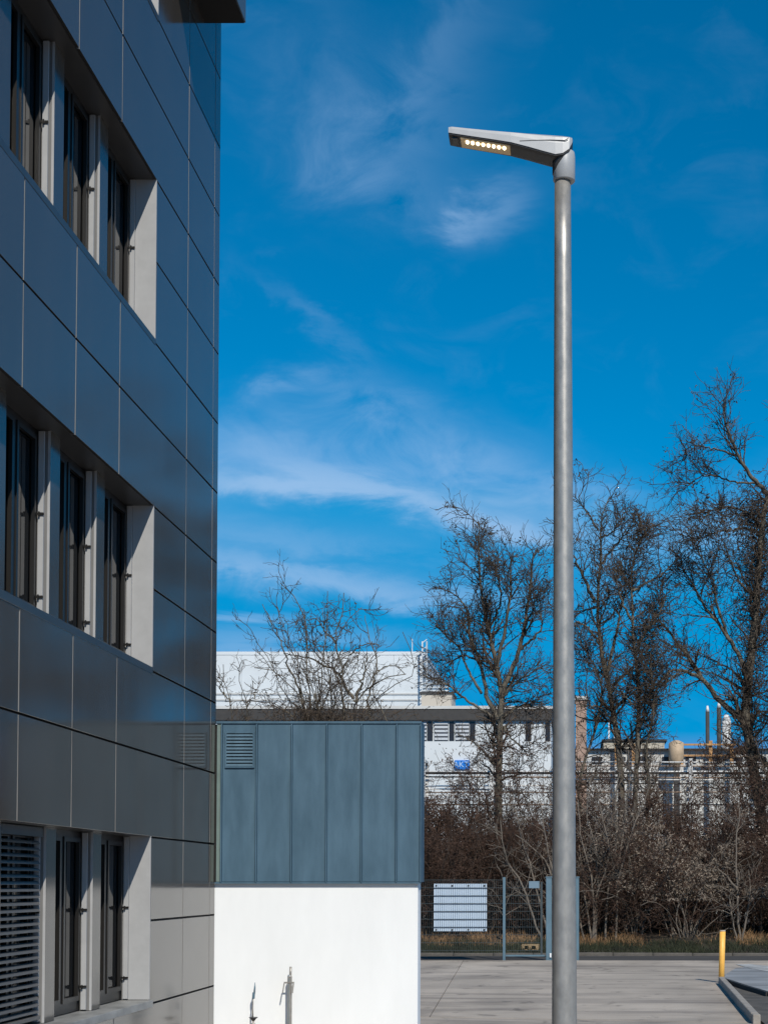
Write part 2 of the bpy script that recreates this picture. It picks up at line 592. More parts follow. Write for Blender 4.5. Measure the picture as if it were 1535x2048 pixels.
bed_pts = [(2.40, 19.0), (9, 19.0), (9, 24.6)]
for px_, py_ in ((1535, 1998), (1520, 1993), (1490, 1984), (1462, 1974), (1447, 1969)):
    q = ground_at(px_, py_)
    bed_pts.append((q.x, q.y))
bed_pts += [(KX1 + 0.11, KY1 - 0.1), (2.46, 24.0)]
bed = struct(sheet('planting_bed', bed_pts, 0.035, M_soil))
# low dark edging on its far side
ed = struct(link('bed_edging', None))
epts = [(9, 24.6)] + bed_pts[3:8]
for (ax, ay), (bx_, by_) in zip(epts[:-1], epts[1:]):
    b = MB().bar((ax, ay, 0.02), (bx_, by_, 0.02), 0.07, 0.17)
    b.build('edging_piece', mat('edging_dark', (0.02, 0.022, 0.024), 0.8), ed)
pale = mat('pale_paving', (0.40, 0.42, 0.43), 0.55, var=0.3, vscale=0.9, stretch=(0.4, 1.6, 1), color2=(0.50, 0.53, 0.56))
drive_pts = [ground_at(1447, 1966), ground_at(1480, 1977), ground_at(1535, 1990), (14, 26), (14, FAR - 1.2), ground_at(1500, 1934), ground_at(1470, 1937), ground_at(1450, 1950)]
struct(sheet('side_driveway', [(p[0], p[1]) for p in drive_pts], 0.004,
             mat('driveway_concrete', (0.20, 0.205, 0.21), 0.6, var=0.35, vscale=0.8, stretch=(0.35, 1.2, 1), color2=(0.40, 0.42, 0.44))))
strip = [ground_at(1470, 1930), ground_at(1500, 1938), ground_at(1535, 1944), (9, 30.5), (9, 33), ground_at(1535, 1933), ground_at(1500, 1929.5)]
struct(sheet('painted_strip', [(p[0], p[1]) for p in strip], 0.008,
             mat('worn_white_paint', (0.34, 0.35, 0.35), 0.7, var=0.4, vscale=2, color2=(0.55, 0.56, 0.56))))

# ------------------------------------------------------------------ office building
XF = -4.2                       # outer face of the facade
YC = 18.37                      # its far corner
Z0, PH = 0.60, 0.83             # panel grid
zk = lambda k: Z0 + PH * k
YJ = 15.58                      # far jamb of the window bands
JOINTS = [18.10, 16.87, 14.36, 13.09, 11.82, 10.55, 9.28, 8.01, 6.74]
off_b = thing('office_building', 'tall dark grey panel clad office building with bands of recessed windows', 'building', (-8, 12, 0))

WIN_TOP = {2, 6, 10, 14}
YEND = 4.2


def panel(y0, y1, z0, z1):
    b = MB().box((XF - 0.03, y0 + 0.010, z0 + 0.010), (XF, y1 - 0.010, z1 - 0.010), 0, 1, 2)
    # sheets never hang quite true
    b.v = [(v[0] + (random.uniform(-.0014, .0014) if v[0] > XF - 0.01 else 0), v[1], v[2]) for v in b.v]
    return b.build('facade_panel', [M_panel, M_edge, M_dark], off_b, bevel=0.0015)


for k in range(-1, 15):
    z0, z1 = zk(k), zk(k + 1)
    band = (k % 4) in (0, 1) and k >= 0
    cols = [(18.10, YC), (16.87, 18.10)]
    if band:
        cols += [(YJ, 16.87)]
    else:
        cols += [(14.36, 16.87), (13.09, 14.36), (11.82, 13.09), (10.55, 11.82), (9.28, 10.55), (8.01, 9.28), (6.74, 8.01), (YEND, 6.74)]
    if k == -1:
        z0 = 0.02
    for (y0, y1) in cols:
        panel(y0, y1, z0, z1)
    if band and k % 4 == 0:
        pass
# structure behind the panels: a solid pier at the corner, a spandrel beam per storey, the core
b = MB().box((-5.2, YJ + 0.04, 0.0), (XF - 0.036, YC - 0.03, 14.2))
b.build('corner_wall', mat('backing_dark', (0.02, 0.02, 0.021), 0.8), off_b)
for s in range(-1, 4):
    za = zk(2 + 4 * s) + 0.012 if s >= 0 else 0.0
    zb = zk(4 + 4 * s) - 0.03 if s >= 0 else zk(0) - 0.03
    b = MB().box((-5.1, YEND, za), (XF - 0.036, YJ + 0.02, zb))
    b.build('spandrel_beam', MATS['backing_dark'], off_b)
MB().box((-16, YEND - 0.1, 0), (-4.9, YC - 0.06, 14.1)).build('core_wall', MATS['backing_dark'], off_b)
MB().box((-16.3, YEND - 0.4, 14.2), (XF + 0.05, YC + 0.05, 14.5)).build('roof', M_panel, off_b)
MB().box((-16, YC - 0.05, 0), (XF - 0.04, YC - 0.01, 14.15)).build('end_wall', M_panel, off_b)
MB().box((XF - 0.05, YC - 0.009, 0), (XF - 0.0015, YC - 0.001, 14.16)).build('corner_trim', M_sill_dark, off_b)
# projecting bay high up beside the corner
b = MB().box((XF - 0.01, 15.9, 11.66), (-3.745, 17.6, 14.0))
b.build('projecting_bay', [mat('bay_zinc', (0.10, 0.14, 0.18), 0.4, 0.2)], off_b)
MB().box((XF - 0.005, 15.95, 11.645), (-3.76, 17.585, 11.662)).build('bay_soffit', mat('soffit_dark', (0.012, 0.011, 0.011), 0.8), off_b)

XP = -4.37                     # pier faces
XG = -4.51                      # glass
bay_edges = [YJ] + [j for j in JOINTS if j < 15]      # far edge of each bay


def window(y0, y1, z0, z1, blind=False):
    """one glazed bay between y0 (near) and y1 (far)"""
    b = MB()
    fx0, fx1 = XG - 0.03, XG + 0.035
    w = 0.055
    b.box((fx0, y0, z0), (fx1, y0 + w, z1))
    b.box((fx0, y1 - w, z0), (fx1, y1, z1))
    b.box((fx0, y0 + w, z1 - w), (fx1, y1 - w, z1))
    b.box((fx0, y0 + w, z0), (fx1 - 0.004, y1 - w, z0 + 0.09))
    ym = y0 + (y1 - y0) * 0.46
    b.box((fx0, ym - 0.035, z0 + 0.09), (fx1, ym + 0.035, z1 - w))
    win = b.build('window', M_frame, off_b)
    for (a, c) in ((y0 + w, ym - 0.035), (ym + 0.035, y1 - w)):
        s = MB()
        s.box((fx1 - 0.02, a + 0.002, z0 + 0.092), (fx1 + 0.012, a + 0.04, z1 - w - 0.002))
        s.box((fx1 - 0.02, c - 0.04, z0 + 0.092), (fx1 + 0.012, c - 0.002, z1 - w - 0.002))
        s.box((fx1 - 0.02, a + 0.04, z1 - w - 0.042), (fx1 + 0.012, c - 0.04, z1 - w - 0.002))
        s.box((fx1 - 0.02, a + 0.04, z0 + 0.092), (fx1 + 0.012, c - 0.04, z0 + 0.135))
        s.build('sash', M_frame, win)
        MB().box((XG - 0.006, a + 0.03, z0 + 0.12), (XG + 0.006, c - 0.03, z1 - w - 0.03)).build('pane', M_glass, win)
    # guide rails of the sun blind, on brackets
    for yy, sg in ((y1 - 0.022, -1), (y0 + 0.022, 1)):
        MB().box((XG + 0.052, yy - 0.010, z0 + 0.006), (XG + 0.098, yy + 0.010, z1 - 0.01)).build('guide_rail', M_alu, win)
        for fz in (0.12, 0.55):
            zb = z0 + (z1 - z0) * fz + 0.02
            bb = MB()
            bb.box((XG + 0.036, yy + sg * 0.010, zb - 0.010), (XG + 0.104, yy + sg * 0.024, zb + 0.010))
            bb.box((XG + 0.062, yy + sg * 0.024, zb - 0.022), (XG + 0.074, yy + sg * 0.036, zb + 0.016))
            bb.build('bracket', M_frame, win)
    return win


for s in range(4):
    kt = 2 + 4 * s
    z1, z0 = zk(kt) + 0.012, zk(kt - 2)
    zs_ = z0 + 0.045
    # sill, head, far reveal
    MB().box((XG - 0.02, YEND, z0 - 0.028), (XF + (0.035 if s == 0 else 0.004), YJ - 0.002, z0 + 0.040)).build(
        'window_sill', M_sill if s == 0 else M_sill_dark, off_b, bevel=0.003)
    MB().box((XG - 0.06, YEND, z1 - 0.002), (XF - 0.032, YJ - 0.002, z1 + 0.03)).build('window_head', M_sill_dark, off_b)
    MB().box((XG + 0.10, YJ - 0.006, zs_), (XF - 0.001, YJ + 0.012, z1)).build('reveal', M_alu, off_b)
    MB().box((XG - 0.05, YJ + 0.001, zs_), (XG + 0.098, YJ + 0.03, z1)).build('reveal', M_alu, off_b)
    for i, ye in enumerate(bay_edges):
        far = ye if i == 0 else ye - 0.11
        near = bay_edges[i + 1] + 0.14 if i + 1 < len(bay_edges) else None
        if i > 0:
            # the pier on the near side of joint ye
            pb_ = MB().box((XP - 0.022, ye - 0.108, zs_), (XP, ye + 0.138, z1), 0, 1)
            pb_.box((XG - 0.05, ye - 0.102, zs_), (XP - 0.022, ye + 0.132, z1), 2, 2)
            pb_.build('pier', [M_pier, M_alu, M_pierside], off_b)
        if near is None:
            continue
        window(near + 0.002, far - 0.002, zs_ + 0.004, z1 - 0.004, blind=(s == 0 and i == 2))
        if s == 0 and i == 2:
            bl = MB().box((XP - 0.10, near + 0.03, z1 - 0.09), (XP - 0.01, far - 0.05, z1 - 0.012)).build('sun_blind', M_frame, off_b)
            ns = 26
            sm = None
            for q in range(ns):
                zc = z1 - 0.125 - q * 0.0556
                if sm is None:
                    b = MB()
                    prof = [(-0.030, -0.013), (-0.015, -0.002), (0.0, 0.003), (0.015, -0.001), (0.030, -0.011)]
                    ta = R(-24)
                    pr = [(x * math.cos(ta) - z * math.sin(ta), x * math.sin(ta) + z * math.cos(ta)) for x, z in prof]
                    P = []
                    for yq in (near + 0.035, far - 0.055):
                        P += [(XP - 0.05 + x, yq, z) for x, z in pr] + [(XP - 0.05 + x, yq, z - 0.0025) for x, z in pr]
                    n5 = 5
                    fs = [[i_, i_ + 1, 10 + i_ + 1, 10 + i_] for i_ in range(4)] + [[5 + i_ + 1, 5 + i_, 15 + i_, 15 + i_ + 1] for i_ in range(4)]
                    fs += [[0, 10, 15, 5], [4, 9, 19, 14]]
                    o = b.poly(P, fs).build('slat', M_slat, bl)
                    sm = o.data
                else:
                    o = link('slat', sm, bl)
                o.location = (random.uniform(-.002, .002), 0, zc)
                o.rotation_euler = (random.uniform(-.003, .003), 0, 0)
                o.rotation_euler = (0, 0, 0)
            for fr in (0.12, 0.5, 0.82):
                yq = near + (far - near) * fr
                MB().box((XP - 0.083, yq - 0.004, z1 - 0.09 - ns * 0.0556), (XP - 0.081, yq + 0.004, z1 - 0.09)).build('ladder_tape', M_frame, bl)
            MB().box((XP - 0.085, near + 0.03, z1 - 0.145 - ns * 0.0556), (XP - 0.015, far - 0.05, z1 - 0.115 - ns * 0.0556)).build('bottom_rail', M_slat, bl)

# ------------------------------------------------------------------ zinc clad screen wall
WY = YC - 0.005
wl = thing('screen_wall', 'free standing screen wall, blue grey zinc cladding above and white render below', 'wall', (-3, WY, 0))
ZB, ZT = at(600, 1766, WY).z, at(600, 1444, WY).z
XR = at(841, 1600, WY).x
MB().box((XF - 0.25, WY + 0.035, 0), (at(834.5, 1900, WY).x, WY + 0.36, ZB + 0.01)).build('rendered_wall', M_white, wl, bevel=0.004)
MB().box((XF - 0.24, WY + 0.022, ZB), (XR - 0.004, WY + 0.385, ZT - 0.03)).build('cladding_core', M_dark, wl)
seams = [at(x, 1600, WY).x for x in (432, 443, 513, 583, 653, 723, 793, 841)]
seams[0] = XF + 0.004
for i in range(7):
    x0, x1 = seams[i], seams[i + 1]
    tilt = random.uniform(0.0, 0.004)
    b = MB().box((x0 + 0.009, WY + 0.002 + tilt, ZB + 0.012), (x1 - 0.009, WY + 0.024, ZT - 0.022))
    b.build('zinc_panel', M_zinc_green if i == 0 else M_zinc, wl, bevel=0.0015)
for x in seams[1:]:
    MB().box((x - 0.0065, WY - 0.030, ZB + 0.006), (x + 0.0065, WY + 0.020, ZT - 0.026)).build('standing_seam', M_zinc, wl, bevel=0.0015)
b = MB().box((XF + 0.003, WY - 0.012, ZT - 0.022), (XR + 0.008, WY + 0.40, ZT + 0.006))
b.build('coping', M_zinc, wl, bevel=0.003)
MB().box((XF + 0.003, WY - 0.016, ZB - 0.012), (XR + 0.006, WY + 0.03, ZB + 0.008)).build('drip_edge', M_zinc, wl)
for j in range(2):
    MB().box((XR - 0.003, WY + 0.03 + j * 0.18, ZB + 0.01), (XR + 0.006, WY + 0.2 + j * 0.18, ZT - 0.024)).build('zinc_panel', M_zinc, wl, bevel=0.0015)
# louvred vent
va, vb = at(450, 1536, WY), at(509, 1464, WY)
b = MB()
fw = 0.018
b.box((va.x, WY - 0.016, va.z), (va.x + fw, WY + 0.004, vb.z)); b.box((vb.x - fw, WY - 0.016, va.z), (vb.x, WY + 0.004, vb.z))
b.box((va.x + fw, WY - 0.016, va.z), (vb.x - fw, WY + 0.004, va.z + fw)); b.box((va.x + fw, WY - 0.016, vb.z - fw), (vb.x - fw, WY + 0.004, vb.z))
vent = b.build('vent', M_zinc, wl)
MB().box((va.x + fw, WY - 0.004, va.z + fw), (vb.x - fw, WY + 0.003, vb.z - fw)).build('vent_backing', M_dark, vent)
nl = 10
hh = (vb.z - va.z - 2 * fw) / nl
for i in range(nl):
    zc = va.z + fw + hh * (i + 0.5)
    b = MB()
    xx0, xx1 = va.x + fw, vb.x - fw
    P = [(xx0, WY - 0.020, zc - hh * 0.42), (xx1, WY - 0.020, zc - hh * 0.42), (xx1, WY - 0.005, zc + hh * 0.22), (xx0, WY - 0.005, zc + hh * 0.22),
         (xx0, WY - 0.017, zc - hh * 0.46), (xx1, WY - 0.017, zc - hh * 0.46), (xx1, WY - 0.003, zc + hh * 0.18), (xx0, WY - 0.003, zc + hh * 0.18)]
    b.poly(P, [[0, 1, 2, 3], [7, 6, 5, 4], [0, 4, 5, 1], [3, 2, 6, 7], [0, 3, 7, 4], [1, 5, 6, 2]]).build('louvre', M_zinc, vent)

# ------------------------------------------------------------------ things standing at the white wall
PYW = WY - 0.09
p0 = at(579, 2048, PYW)
gp = thing('standpipe_post', 'galvanised upright post with side levers standing before the white wall', 'post', (p0.x, PYW, 0))
zt = at(579, 1953, PYW).z
MB().box((p0.x - 0.023, PYW - 0.023, 0), (p0.x + 0.023, PYW + 0.023, zt)).build('post', M_galv, gp, bevel=0.006)
MB().box((p0.x - 0.010, PYW - 0.0245, 0.01), (p0.x - 0.004, PYW - 0.022, zt - 0.02)).build('groove', M_fence, gp)
MB().tube([(p0.x + 0.006, PYW, zt - 0.03), (p0.x + 0.008, PYW, at(580, 1934, PYW).z)], 0.014, 10).build('inner_rod', M_galv, gp)
zh = at(579, 1966, PYW).z
MB().box((p0.x - 0.065, PYW - 0.03, zh - 0.008), (p0.x + 0.055, PYW - 0.0225, zh + 0.012)).build('cross_bar', M_galv, gp, bevel=0.002)
MB().bar((p0.x - 0.060, PYW - 0.03, zh), (p0.x - 0.076, PYW - 0.045, zh - 0.115), 0.013).build('lever', M_galv, gp, bevel=0.003)
b = MB()
b.bar((p0.x + 0.048, PYW - 0.03, zh), (p0.x + 0.036, PYW - 0.04, zh - 0.12), 0.014)
b.bar((p0.x + 0.026, PYW - 0.03, zh - 0.03), (p0.x + 0.030, PYW - 0.038, zh - 0.115), 0.014)
b.build('lever', M_galv, gp)
MB().tube([(p0.x + 0.005, PYW - 0.035, zt + 0.004), (p0.x + 0.005, PYW + 0.035, zt + 0.004)], 0.007, 8).build('locking_pin', M_white, gp)
MB().box((p0.x - 0.07, PYW - 0.07, -0.01), (p0.x + 0.07, PYW + 0.07, 0.012)).build('base_plate', M_galv, gp)

PYR = WY - 0.11
r0 = at(505, 2048, PYR)
gt = thing('garden_torch', 'slim steel torch rod with flared cup beside the white wall', 'torch', (r0.x, PYR, 0))
zc = at(505, 2037, PYR).z
MB().tube([(r0.x + 0.008, PYR, 0), (r0.x + 0.008, PYR, zc - 0.02)], 0.0125, 10).build('lower_tube', M_galv, gt)
MB().tube([(r0.x + 0.008, PYR, zc - 0.03), (r0.x + 0.008, PYR, zc - 0.01), (r0.x + 0.008, PYR, zc + 0.012)], [0.016, 0.03, 0.055], 20).build('cup', mat('torch_cup_dark', (0.04, 0.04, 0.042), 0.4, 0.3), gt)
MB().tube([(r0.x, PYR, zc - 0.01), (r0.x - 0.002, PYR, zc + 0.12), (r0.x + 0.003, PYR, zc + 0.19), (r0.x, PYR, zc + 0.23)], [0.010, 0.009, 0.006, 0.006], 8).build('rod', M_galv, gt)
MB().box((r0.x - 0.003, PYR - 0.02, zc + 0.225), (r0.x + 0.022, PYR + 0.02, zc + 0.30)).build('burner', M_fence, gt, bevel=0.004)
MB().tube([(r0.x + 0.016, PYR, zc + 0.28), (r0.x + 0.022, PYR, zc + 0.35), (r0.x + 0.024, PYR, zc + 0.415)], [0.011, 0.010, 0.003], 8).build('tip', M_fence, gt)

# ------------------------------------------------------------------ street lamp
LY = 7.2
MPP = LY / F_PX
lt, lb = at(1124.5, 362, LY), at(1128, 2046, LY)
axis = (lt - lb) / (lt.z - lb.z)
foot = lb - axis * lb.z
lamp = thing('street_lamp', 'tall tapered grey steel street lamp with lit flat head', 'street lamp', tuple(foot))
rt, rb = 16.4 * MPP, 25.0 * MPP
rad = lambda z: rb + (rt - rb) * (z - lb.z) / (lt.z - lb.z)
P = [foot + axis * z for z in np.linspace(-0.02, lt.z + 0.02, 14)]
MB().tube(P, [rad(p.z) for p in P], 40).build('pole', M_galv, lamp)
MB().tube([foot + axis * 0.0, foot + axis * 0.03], [rad(0) + 0.02] * 2, 32).build('foot_collar', M_galv, lamp)
ct = lt + axis * 0.0
# socket on the pole top
cz0, cz1 = at(1127, 363, LY).z, at(1127, 322, LY).z
cx_ = at(1127.5, 340, LY).x
rc = 22.3 * MPP
MB().tube([(cx_, LY, cz0), (cx_, LY, cz0 + 0.004), (cx_, LY, at(0, 314, LY).z), (cx_ + 0.001, LY, at(0, 305, LY).z)], [rc - 0.004, rc, rc, rc - 0.004], 36).build('socket', M_lamp_lid, lamp)
# head: sections along u (towards the left), near edge z, top z, half width
secs = [(-0.046, 3.405, 3.412, 0.030), (-0.043, 3.388, 3.416, 0.048), (-0.030, 3.355, 3.418, 0.060), (0.000, 3.332, 3.420, 0.066), (0.035, 3.326, 3.422, 0.068),
        (0.09, 3.341, 3.426, 0.068), (0.16, 3.361, 3.431, 0.068), (0.24, 3.382, 3.438, 0.068), (0.34, 3.399, 3.446, 0.066),
        (0.44, 3.415, 3.456, 0.064), (0.515, 3.428, 3.465, 0.061), (0.530, 3.431, 3.462, 0.060)]
hx = at(1125, 300, LY).x


HZ = at(0, 285, LY).z - (EYE + (1767 - 285) * LY / F_PX)     # the picks above ignore the camera's slight upward tilt
secs = [(u_, a_ + HZ, b_ + HZ, w_) for (u_, a_, b_, w_) in secs]


def head_mesh(kind):
    b = MB()
    ring = []
    for (u, zn, ztp, w) in secs:
        zn += EYE; ztp += EYE
        h = ztp - zn
        x = hx - u
        if kind == 'lid':
            r = [(-w, zn), (-w * 0.995, zn + h * 0.55), (-w * 0.93, zn + h * 0.86), (-w * 0.70, zn + h), (0, zn + h * 1.05), (w * 0.70, zn + h), (w * 0.93, zn + h * 0.86), (w * 0.995, zn + h * 0.55), (w, zn)]
        else:
            wi = w - 0.003
            r = [(-wi, zn + 0.004), (-wi * 0.98, zn - 0.006), (-wi * 0.6, zn - 0.010), (0, zn - 0.010), (wi * 0.6, zn - 0.010), (wi * 0.98, zn - 0.006), (wi, zn + 0.004)]
        ring.append([(x, LY + a, z) for a, z in r])
    n = len(ring[0])
    P = [p for r in ring for p in r]
    fs = []
    for i in range(len(ring) - 1):
        for k in range(n):
            k2 = (k + 1) % n
            fs.append([i * n + k, i * n + k2, (i + 1) * n + k2, (i + 1) * n + k])
    fs += [list(range(n - 1, -1, -1)), [(len(ring) - 1) * n + k for k in range(n)]]
    return b.poly(P, fs, 0, False)


lid = head_mesh('lid').build('head_cover', M_lamp_lid, lamp)
und = head_mesh('under').build('head_underside', M_lamp_dark, lamp)
# seam of the service cover on the near side
sp = [(u_, z_ + HZ) for u_, z_ in ((-0.026, 3.402), (-0.018, 3.395), (-0.008, 3.390), (0.06, 3.392), (0.14, 3.390), (0.20, 3.387))]
b = MB()
for (u0, z0_), (u1, z1_) in zip(sp[:-1], sp[1:]):
    b.bar((hx - u0, LY - 0.0672, EYE + z0_), (hx - u1, LY - 0.0672, EYE + z1_), 0.004, 0.0025)
b.build('cover_seam', M_lamp_dark, lid)
# dark saddle of the head wrapped round the socket
b = MB()
na = 25
P = []
for rr in (rc + 0.0035, rc + 0.0005):
    for k in range(na):
        an = R(-125 + 250 * k / (na - 1))
        lo = float(np.interp(abs(math.degrees(an)), [0, 40, 80, 125], [at(0, 350, LY).z, at(0, 344, LY).z, at(0, 326, LY).z, at(0, 300, LY).z]))
        P.append((cx_ - rr * math.cos(an), LY + rr * math.sin(an), lo))
        P.append((cx_ - rr * math.cos(an), LY + rr * math.sin(an), EYE + 3.345 + HZ + 0.02 * (1 - math.cos(an))))
fs = []
for k in range(na - 1):
    fs += [[2 * k, 2 * k + 2, 2 * k + 3, 2 * k + 1], [2 * na + 2 * k + 1, 2 * na + 2 * k + 3, 2 * na + 2 * k + 2, 2 * na + 2 * k],
           [2 * k, 2 * na + 2 * k, 2 * na + 2 * k + 2, 2 * k + 2], [2 * k + 1, 2 * k + 3, 2 * na + 2 * k + 3, 2 * na + 2 * k + 1]]
b.poly(P, fs, 0, True).build('saddle', M_lamp_dark, lamp)
# light window in the underside
u_a, u_b = 0.475, 0.245


def zu(u):
    return EYE + float(np.interp(u, [s_[0] for s_ in secs], [s_[1] for s_ in secs])) - 0.0105


b = MB()
P = []
for u in (u_a, u_b):
    for w in (-0.052, 0.040):
        P.append((hx - u, LY + w, zu(u) - 0.003))
for u in (u_a, u_b):
    for w in (-0.052, 0.040):
        P.append((hx - u, LY + w, zu(u) + 0.004))
b.poly(P, [[0, 1, 3, 2], [4, 6, 7, 5], [0, 4, 5, 1], [2, 3, 7, 6], [0, 2, 6, 4], [1, 5, 7, 3]])
lw = b.build('light_window', M_led_back, lamp)
lme = None
for i in range(8):
    u = 0.444 - i * 0.0245
    if lme is None:
        b = MB()
        nn = 14
        V_ = []
        for (rr, dz) in ((0.0082, 0.0), (0.0075, -0.004), (0.0050, -0.0070), (0.0015, -0.0082)):
            V_ += [(rr * math.cos(2 * math.pi * k / nn), rr * 1.9 * math.sin(2 * math.pi * k / nn), dz) for k in range(nn)]
        fs = [[j * nn + k, j * nn + (k + 1) % nn, (j + 1) * nn + (k + 1) % nn, (j + 1) * nn + k] for j in range(3) for k in range(nn)]
        fs.append([3 * nn + k for k in range(nn)]); fs.append(list(range(nn - 1, -1, -1)))
        o = MB().poly(V_, fs, 0, True).build('led_lens', M_led)
        o.parent = lw
        lme = o.data
    else:
        o = link('led_lens', lme, lw)
    o.location = Vector((hx - u, LY - 0.026, zu(u) - 0.002)) - lamp.location
MB().box((hx - 0.513, LY - 0.045, zu(0.5) - 0.005), (hx - 0.488, LY + 0.02, zu(0.5) + 0.004)).build('sensor_cover', M_lamp_lid if False else mat('sensor_black', (0.015, 0.015, 0.016), 0.3), lamp)

# ------------------------------------------------------------------ mesh fence, board, plate, bollard, pallet
FY = 36.85
fence = thing('mesh_fence', 'blue grey welded mesh fence and gate at the back of the yard', 'fence', (-2, FY, 0))


def post(x, w, ztop, name='fence_post'):
    return MB().box((x - w / 2, FY - w / 2, -0.05), (x + w / 2, FY + w / 2, ztop)).build(name, M_fence, fence, bevel=0.008)


xp1 = at(1007.5, 1850, FY).x
xg1, xg2 = at(1097, 1850, FY).x, at(1151.5, 1850, FY).x
zf = at(1000, 1760, FY).z
for x in (xp1 - 5.0, xp1 - 2.5, xp1):
    post(x, 0.065, zf + 0.06)
for x in (xg1, xg2):
    gpst = post(x, 0.135, zf + 0.05, 'gate_post')
    MB().box((x - 0.08, FY - 0.08, zf + 0.05), (x + 0.08, FY + 0.08, zf + 0.075)).build('post_cap', M_fence, gpst)
MB().box((xg1 + 0.02, FY - 0.10, 0.06), (xg1 + 0.06, FY - 0.068, 0.16)).build('lock_box', M_white, fence)


def mesh_panel(xa, xb, z0, z1):
    b = MB()
    z = z1 - 0.02
    dz = at(0, 1776, FY).z - at(0, 1791.7, FY).z
    zs_ = [at(0, 1776, FY).z - dz * i for i in range(-1, 10)]
    for zz in zs_:
        if z0 < zz < z1 + 0.03:
            for yo in (-0.008, 0.008):
                b.bar((xa, FY + yo, zz), (xb, FY + yo, zz), 0.009)
    n = int((xb - xa) / 0.05)
    for i in range(n + 1):
        x = xa + (xb - xa) * i / n
        b.bar((x, FY, z0), (x, FY, z1), 0.0055)
    o = b.build('wire_mesh', M_wire, fence)
    o['kind'] = 'stuff'
    return o


for xa, xb in ((xp1 - 5, xp1 - 2.5), (xp1 - 2.5, xp1)):
    mesh_panel(xa + 0.035, xb - 0.035, 0.08, zf)
mesh_panel(xp1 + 0.06, xg1 - 0.20, 0.12, zf - 0.04)
fr = MB()
for z in (0.10,):
    fr.box((xp1 + 0.04, FY - 0.02, z - 0.02), (xg1 - 0.09, FY + 0.02, z + 0.02))
fr.build('gate_rail', M_fence, fence)
MB().box((xg1 - 0.19, FY - 0.018, 0.12), (xg1 - 0.15, FY + 0.018, zf - 0.05)).build('gate_stile', M_wire, fence)
ba, bb_ = at(867, 1863, FY + 0.03), at(973, 1768, FY + 0.03)
board = thing('notice_board', 'pale white board mounted behind the wire of the mesh fence', 'board', ((ba.x + bb_.x) / 2, FY + 0.03, ba.z))
MB().box((ba.x, FY + 0.020, ba.z), (bb_.x, FY + 0.034, bb_.z)).build('panel', M_board, board, bevel=0.002)
for i in range(4):
    for z, s_ in ((bb_.z - 0.045, 1), (ba.z + 0.035, 1)):
        x = ba.x + 0.055 + (bb_.x - ba.x - 0.11) * i / 3
        MB().tube([(x, FY + 0.022, z), (x, FY + 0.006, z)], 0.021, 8).build('clamp', M_dark, board)
pa, pb = at(1057, 1777, FY), at(1078, 1763, FY)
pl = thing('small_plate', 'small blue grey plate hung on the gate mesh', 'plate', ((pa.x + pb.x) / 2, FY - 0.02, pa.z))
MB().box((pa.x, FY - 0.022, pa.z), (pb.x, FY - 0.012, pb.z)).build('plate', mat('plate_blue_grey', (0.16, 0.24, 0.31), 0.4), pl, bevel=0.003)
for x in (pa.x + 0.02, pb.x - 0.02):
    MB().tube([(x, FY - 0.024, pb.z - 0.02), (x, FY + 0.0, pb.z - 0.02)], 0.006, 8).build('clip', M_dark, pl)

bb0 = ground_at(1439.5, 1966)
bol = thing('bollard', 'yellow steel bollard with pale cap at the end of the kerb', 'bollard', (bb0.x + 0.02, bb0.y, 0))
btop = at(1442, 1861, bb0.y)
bt = Vector((btop.x + 0.02, bb0.y, btop.z))
b0 = Vector((bb0.x + 0.02, bb0.y, -0.02))
MB().tube([b0, b0.lerp(bt, 0.5), bt - Vector((0, 0, 0.02))], 0.053, 28).build('tube', M_yellow, bol)
MB().tube([bt - Vector((0, 0, 0.022)), bt - Vector((0, 0, 0.004)), bt], [0.054, 0.054, 0.046], 28).build('cap', mat('bollard_cap', (0.50, 0.42, 0.34), 0.6), bol)

pq = Vector((at(1060, 1900, 40.2).x, 40.2, float(bank_z(0, 40.2)) + 0.02))
pal = thing('wooden_pallet', 'small weathered wooden pallet lying in the grass behind the gate', 'pallet', tuple(pq))
M_wood = mat('pallet_wood', (0.34, 0.24, 0.13), 0.8, var=0.25, vscale=6)
for i in range(5):
    MB().box((pq.x - 0.22, pq.y - 0.3 + i * 0.14, pq.z + 0.11), (pq.x + 0.22, pq.y - 0.21 + i * 0.14, pq.z + 0.13)).build('deck_board', M_wood, pal)
for i in range(3):
    MB().box((pq.x - 0.22 + i * 0.18, pq.y - 0.3, pq.z + 0.02), (pq.x - 0.14 + i * 0.18, pq.y + 0.35, pq.z + 0.108)).build('runner', M_wood, pal)
MB().box((pq.x - 0.22, pq.y - 0.3, pq.z), (pq.x + 0.22, pq.y - 0.2, pq.z + 0.018)).build('bottom_board', M_wood, pal)

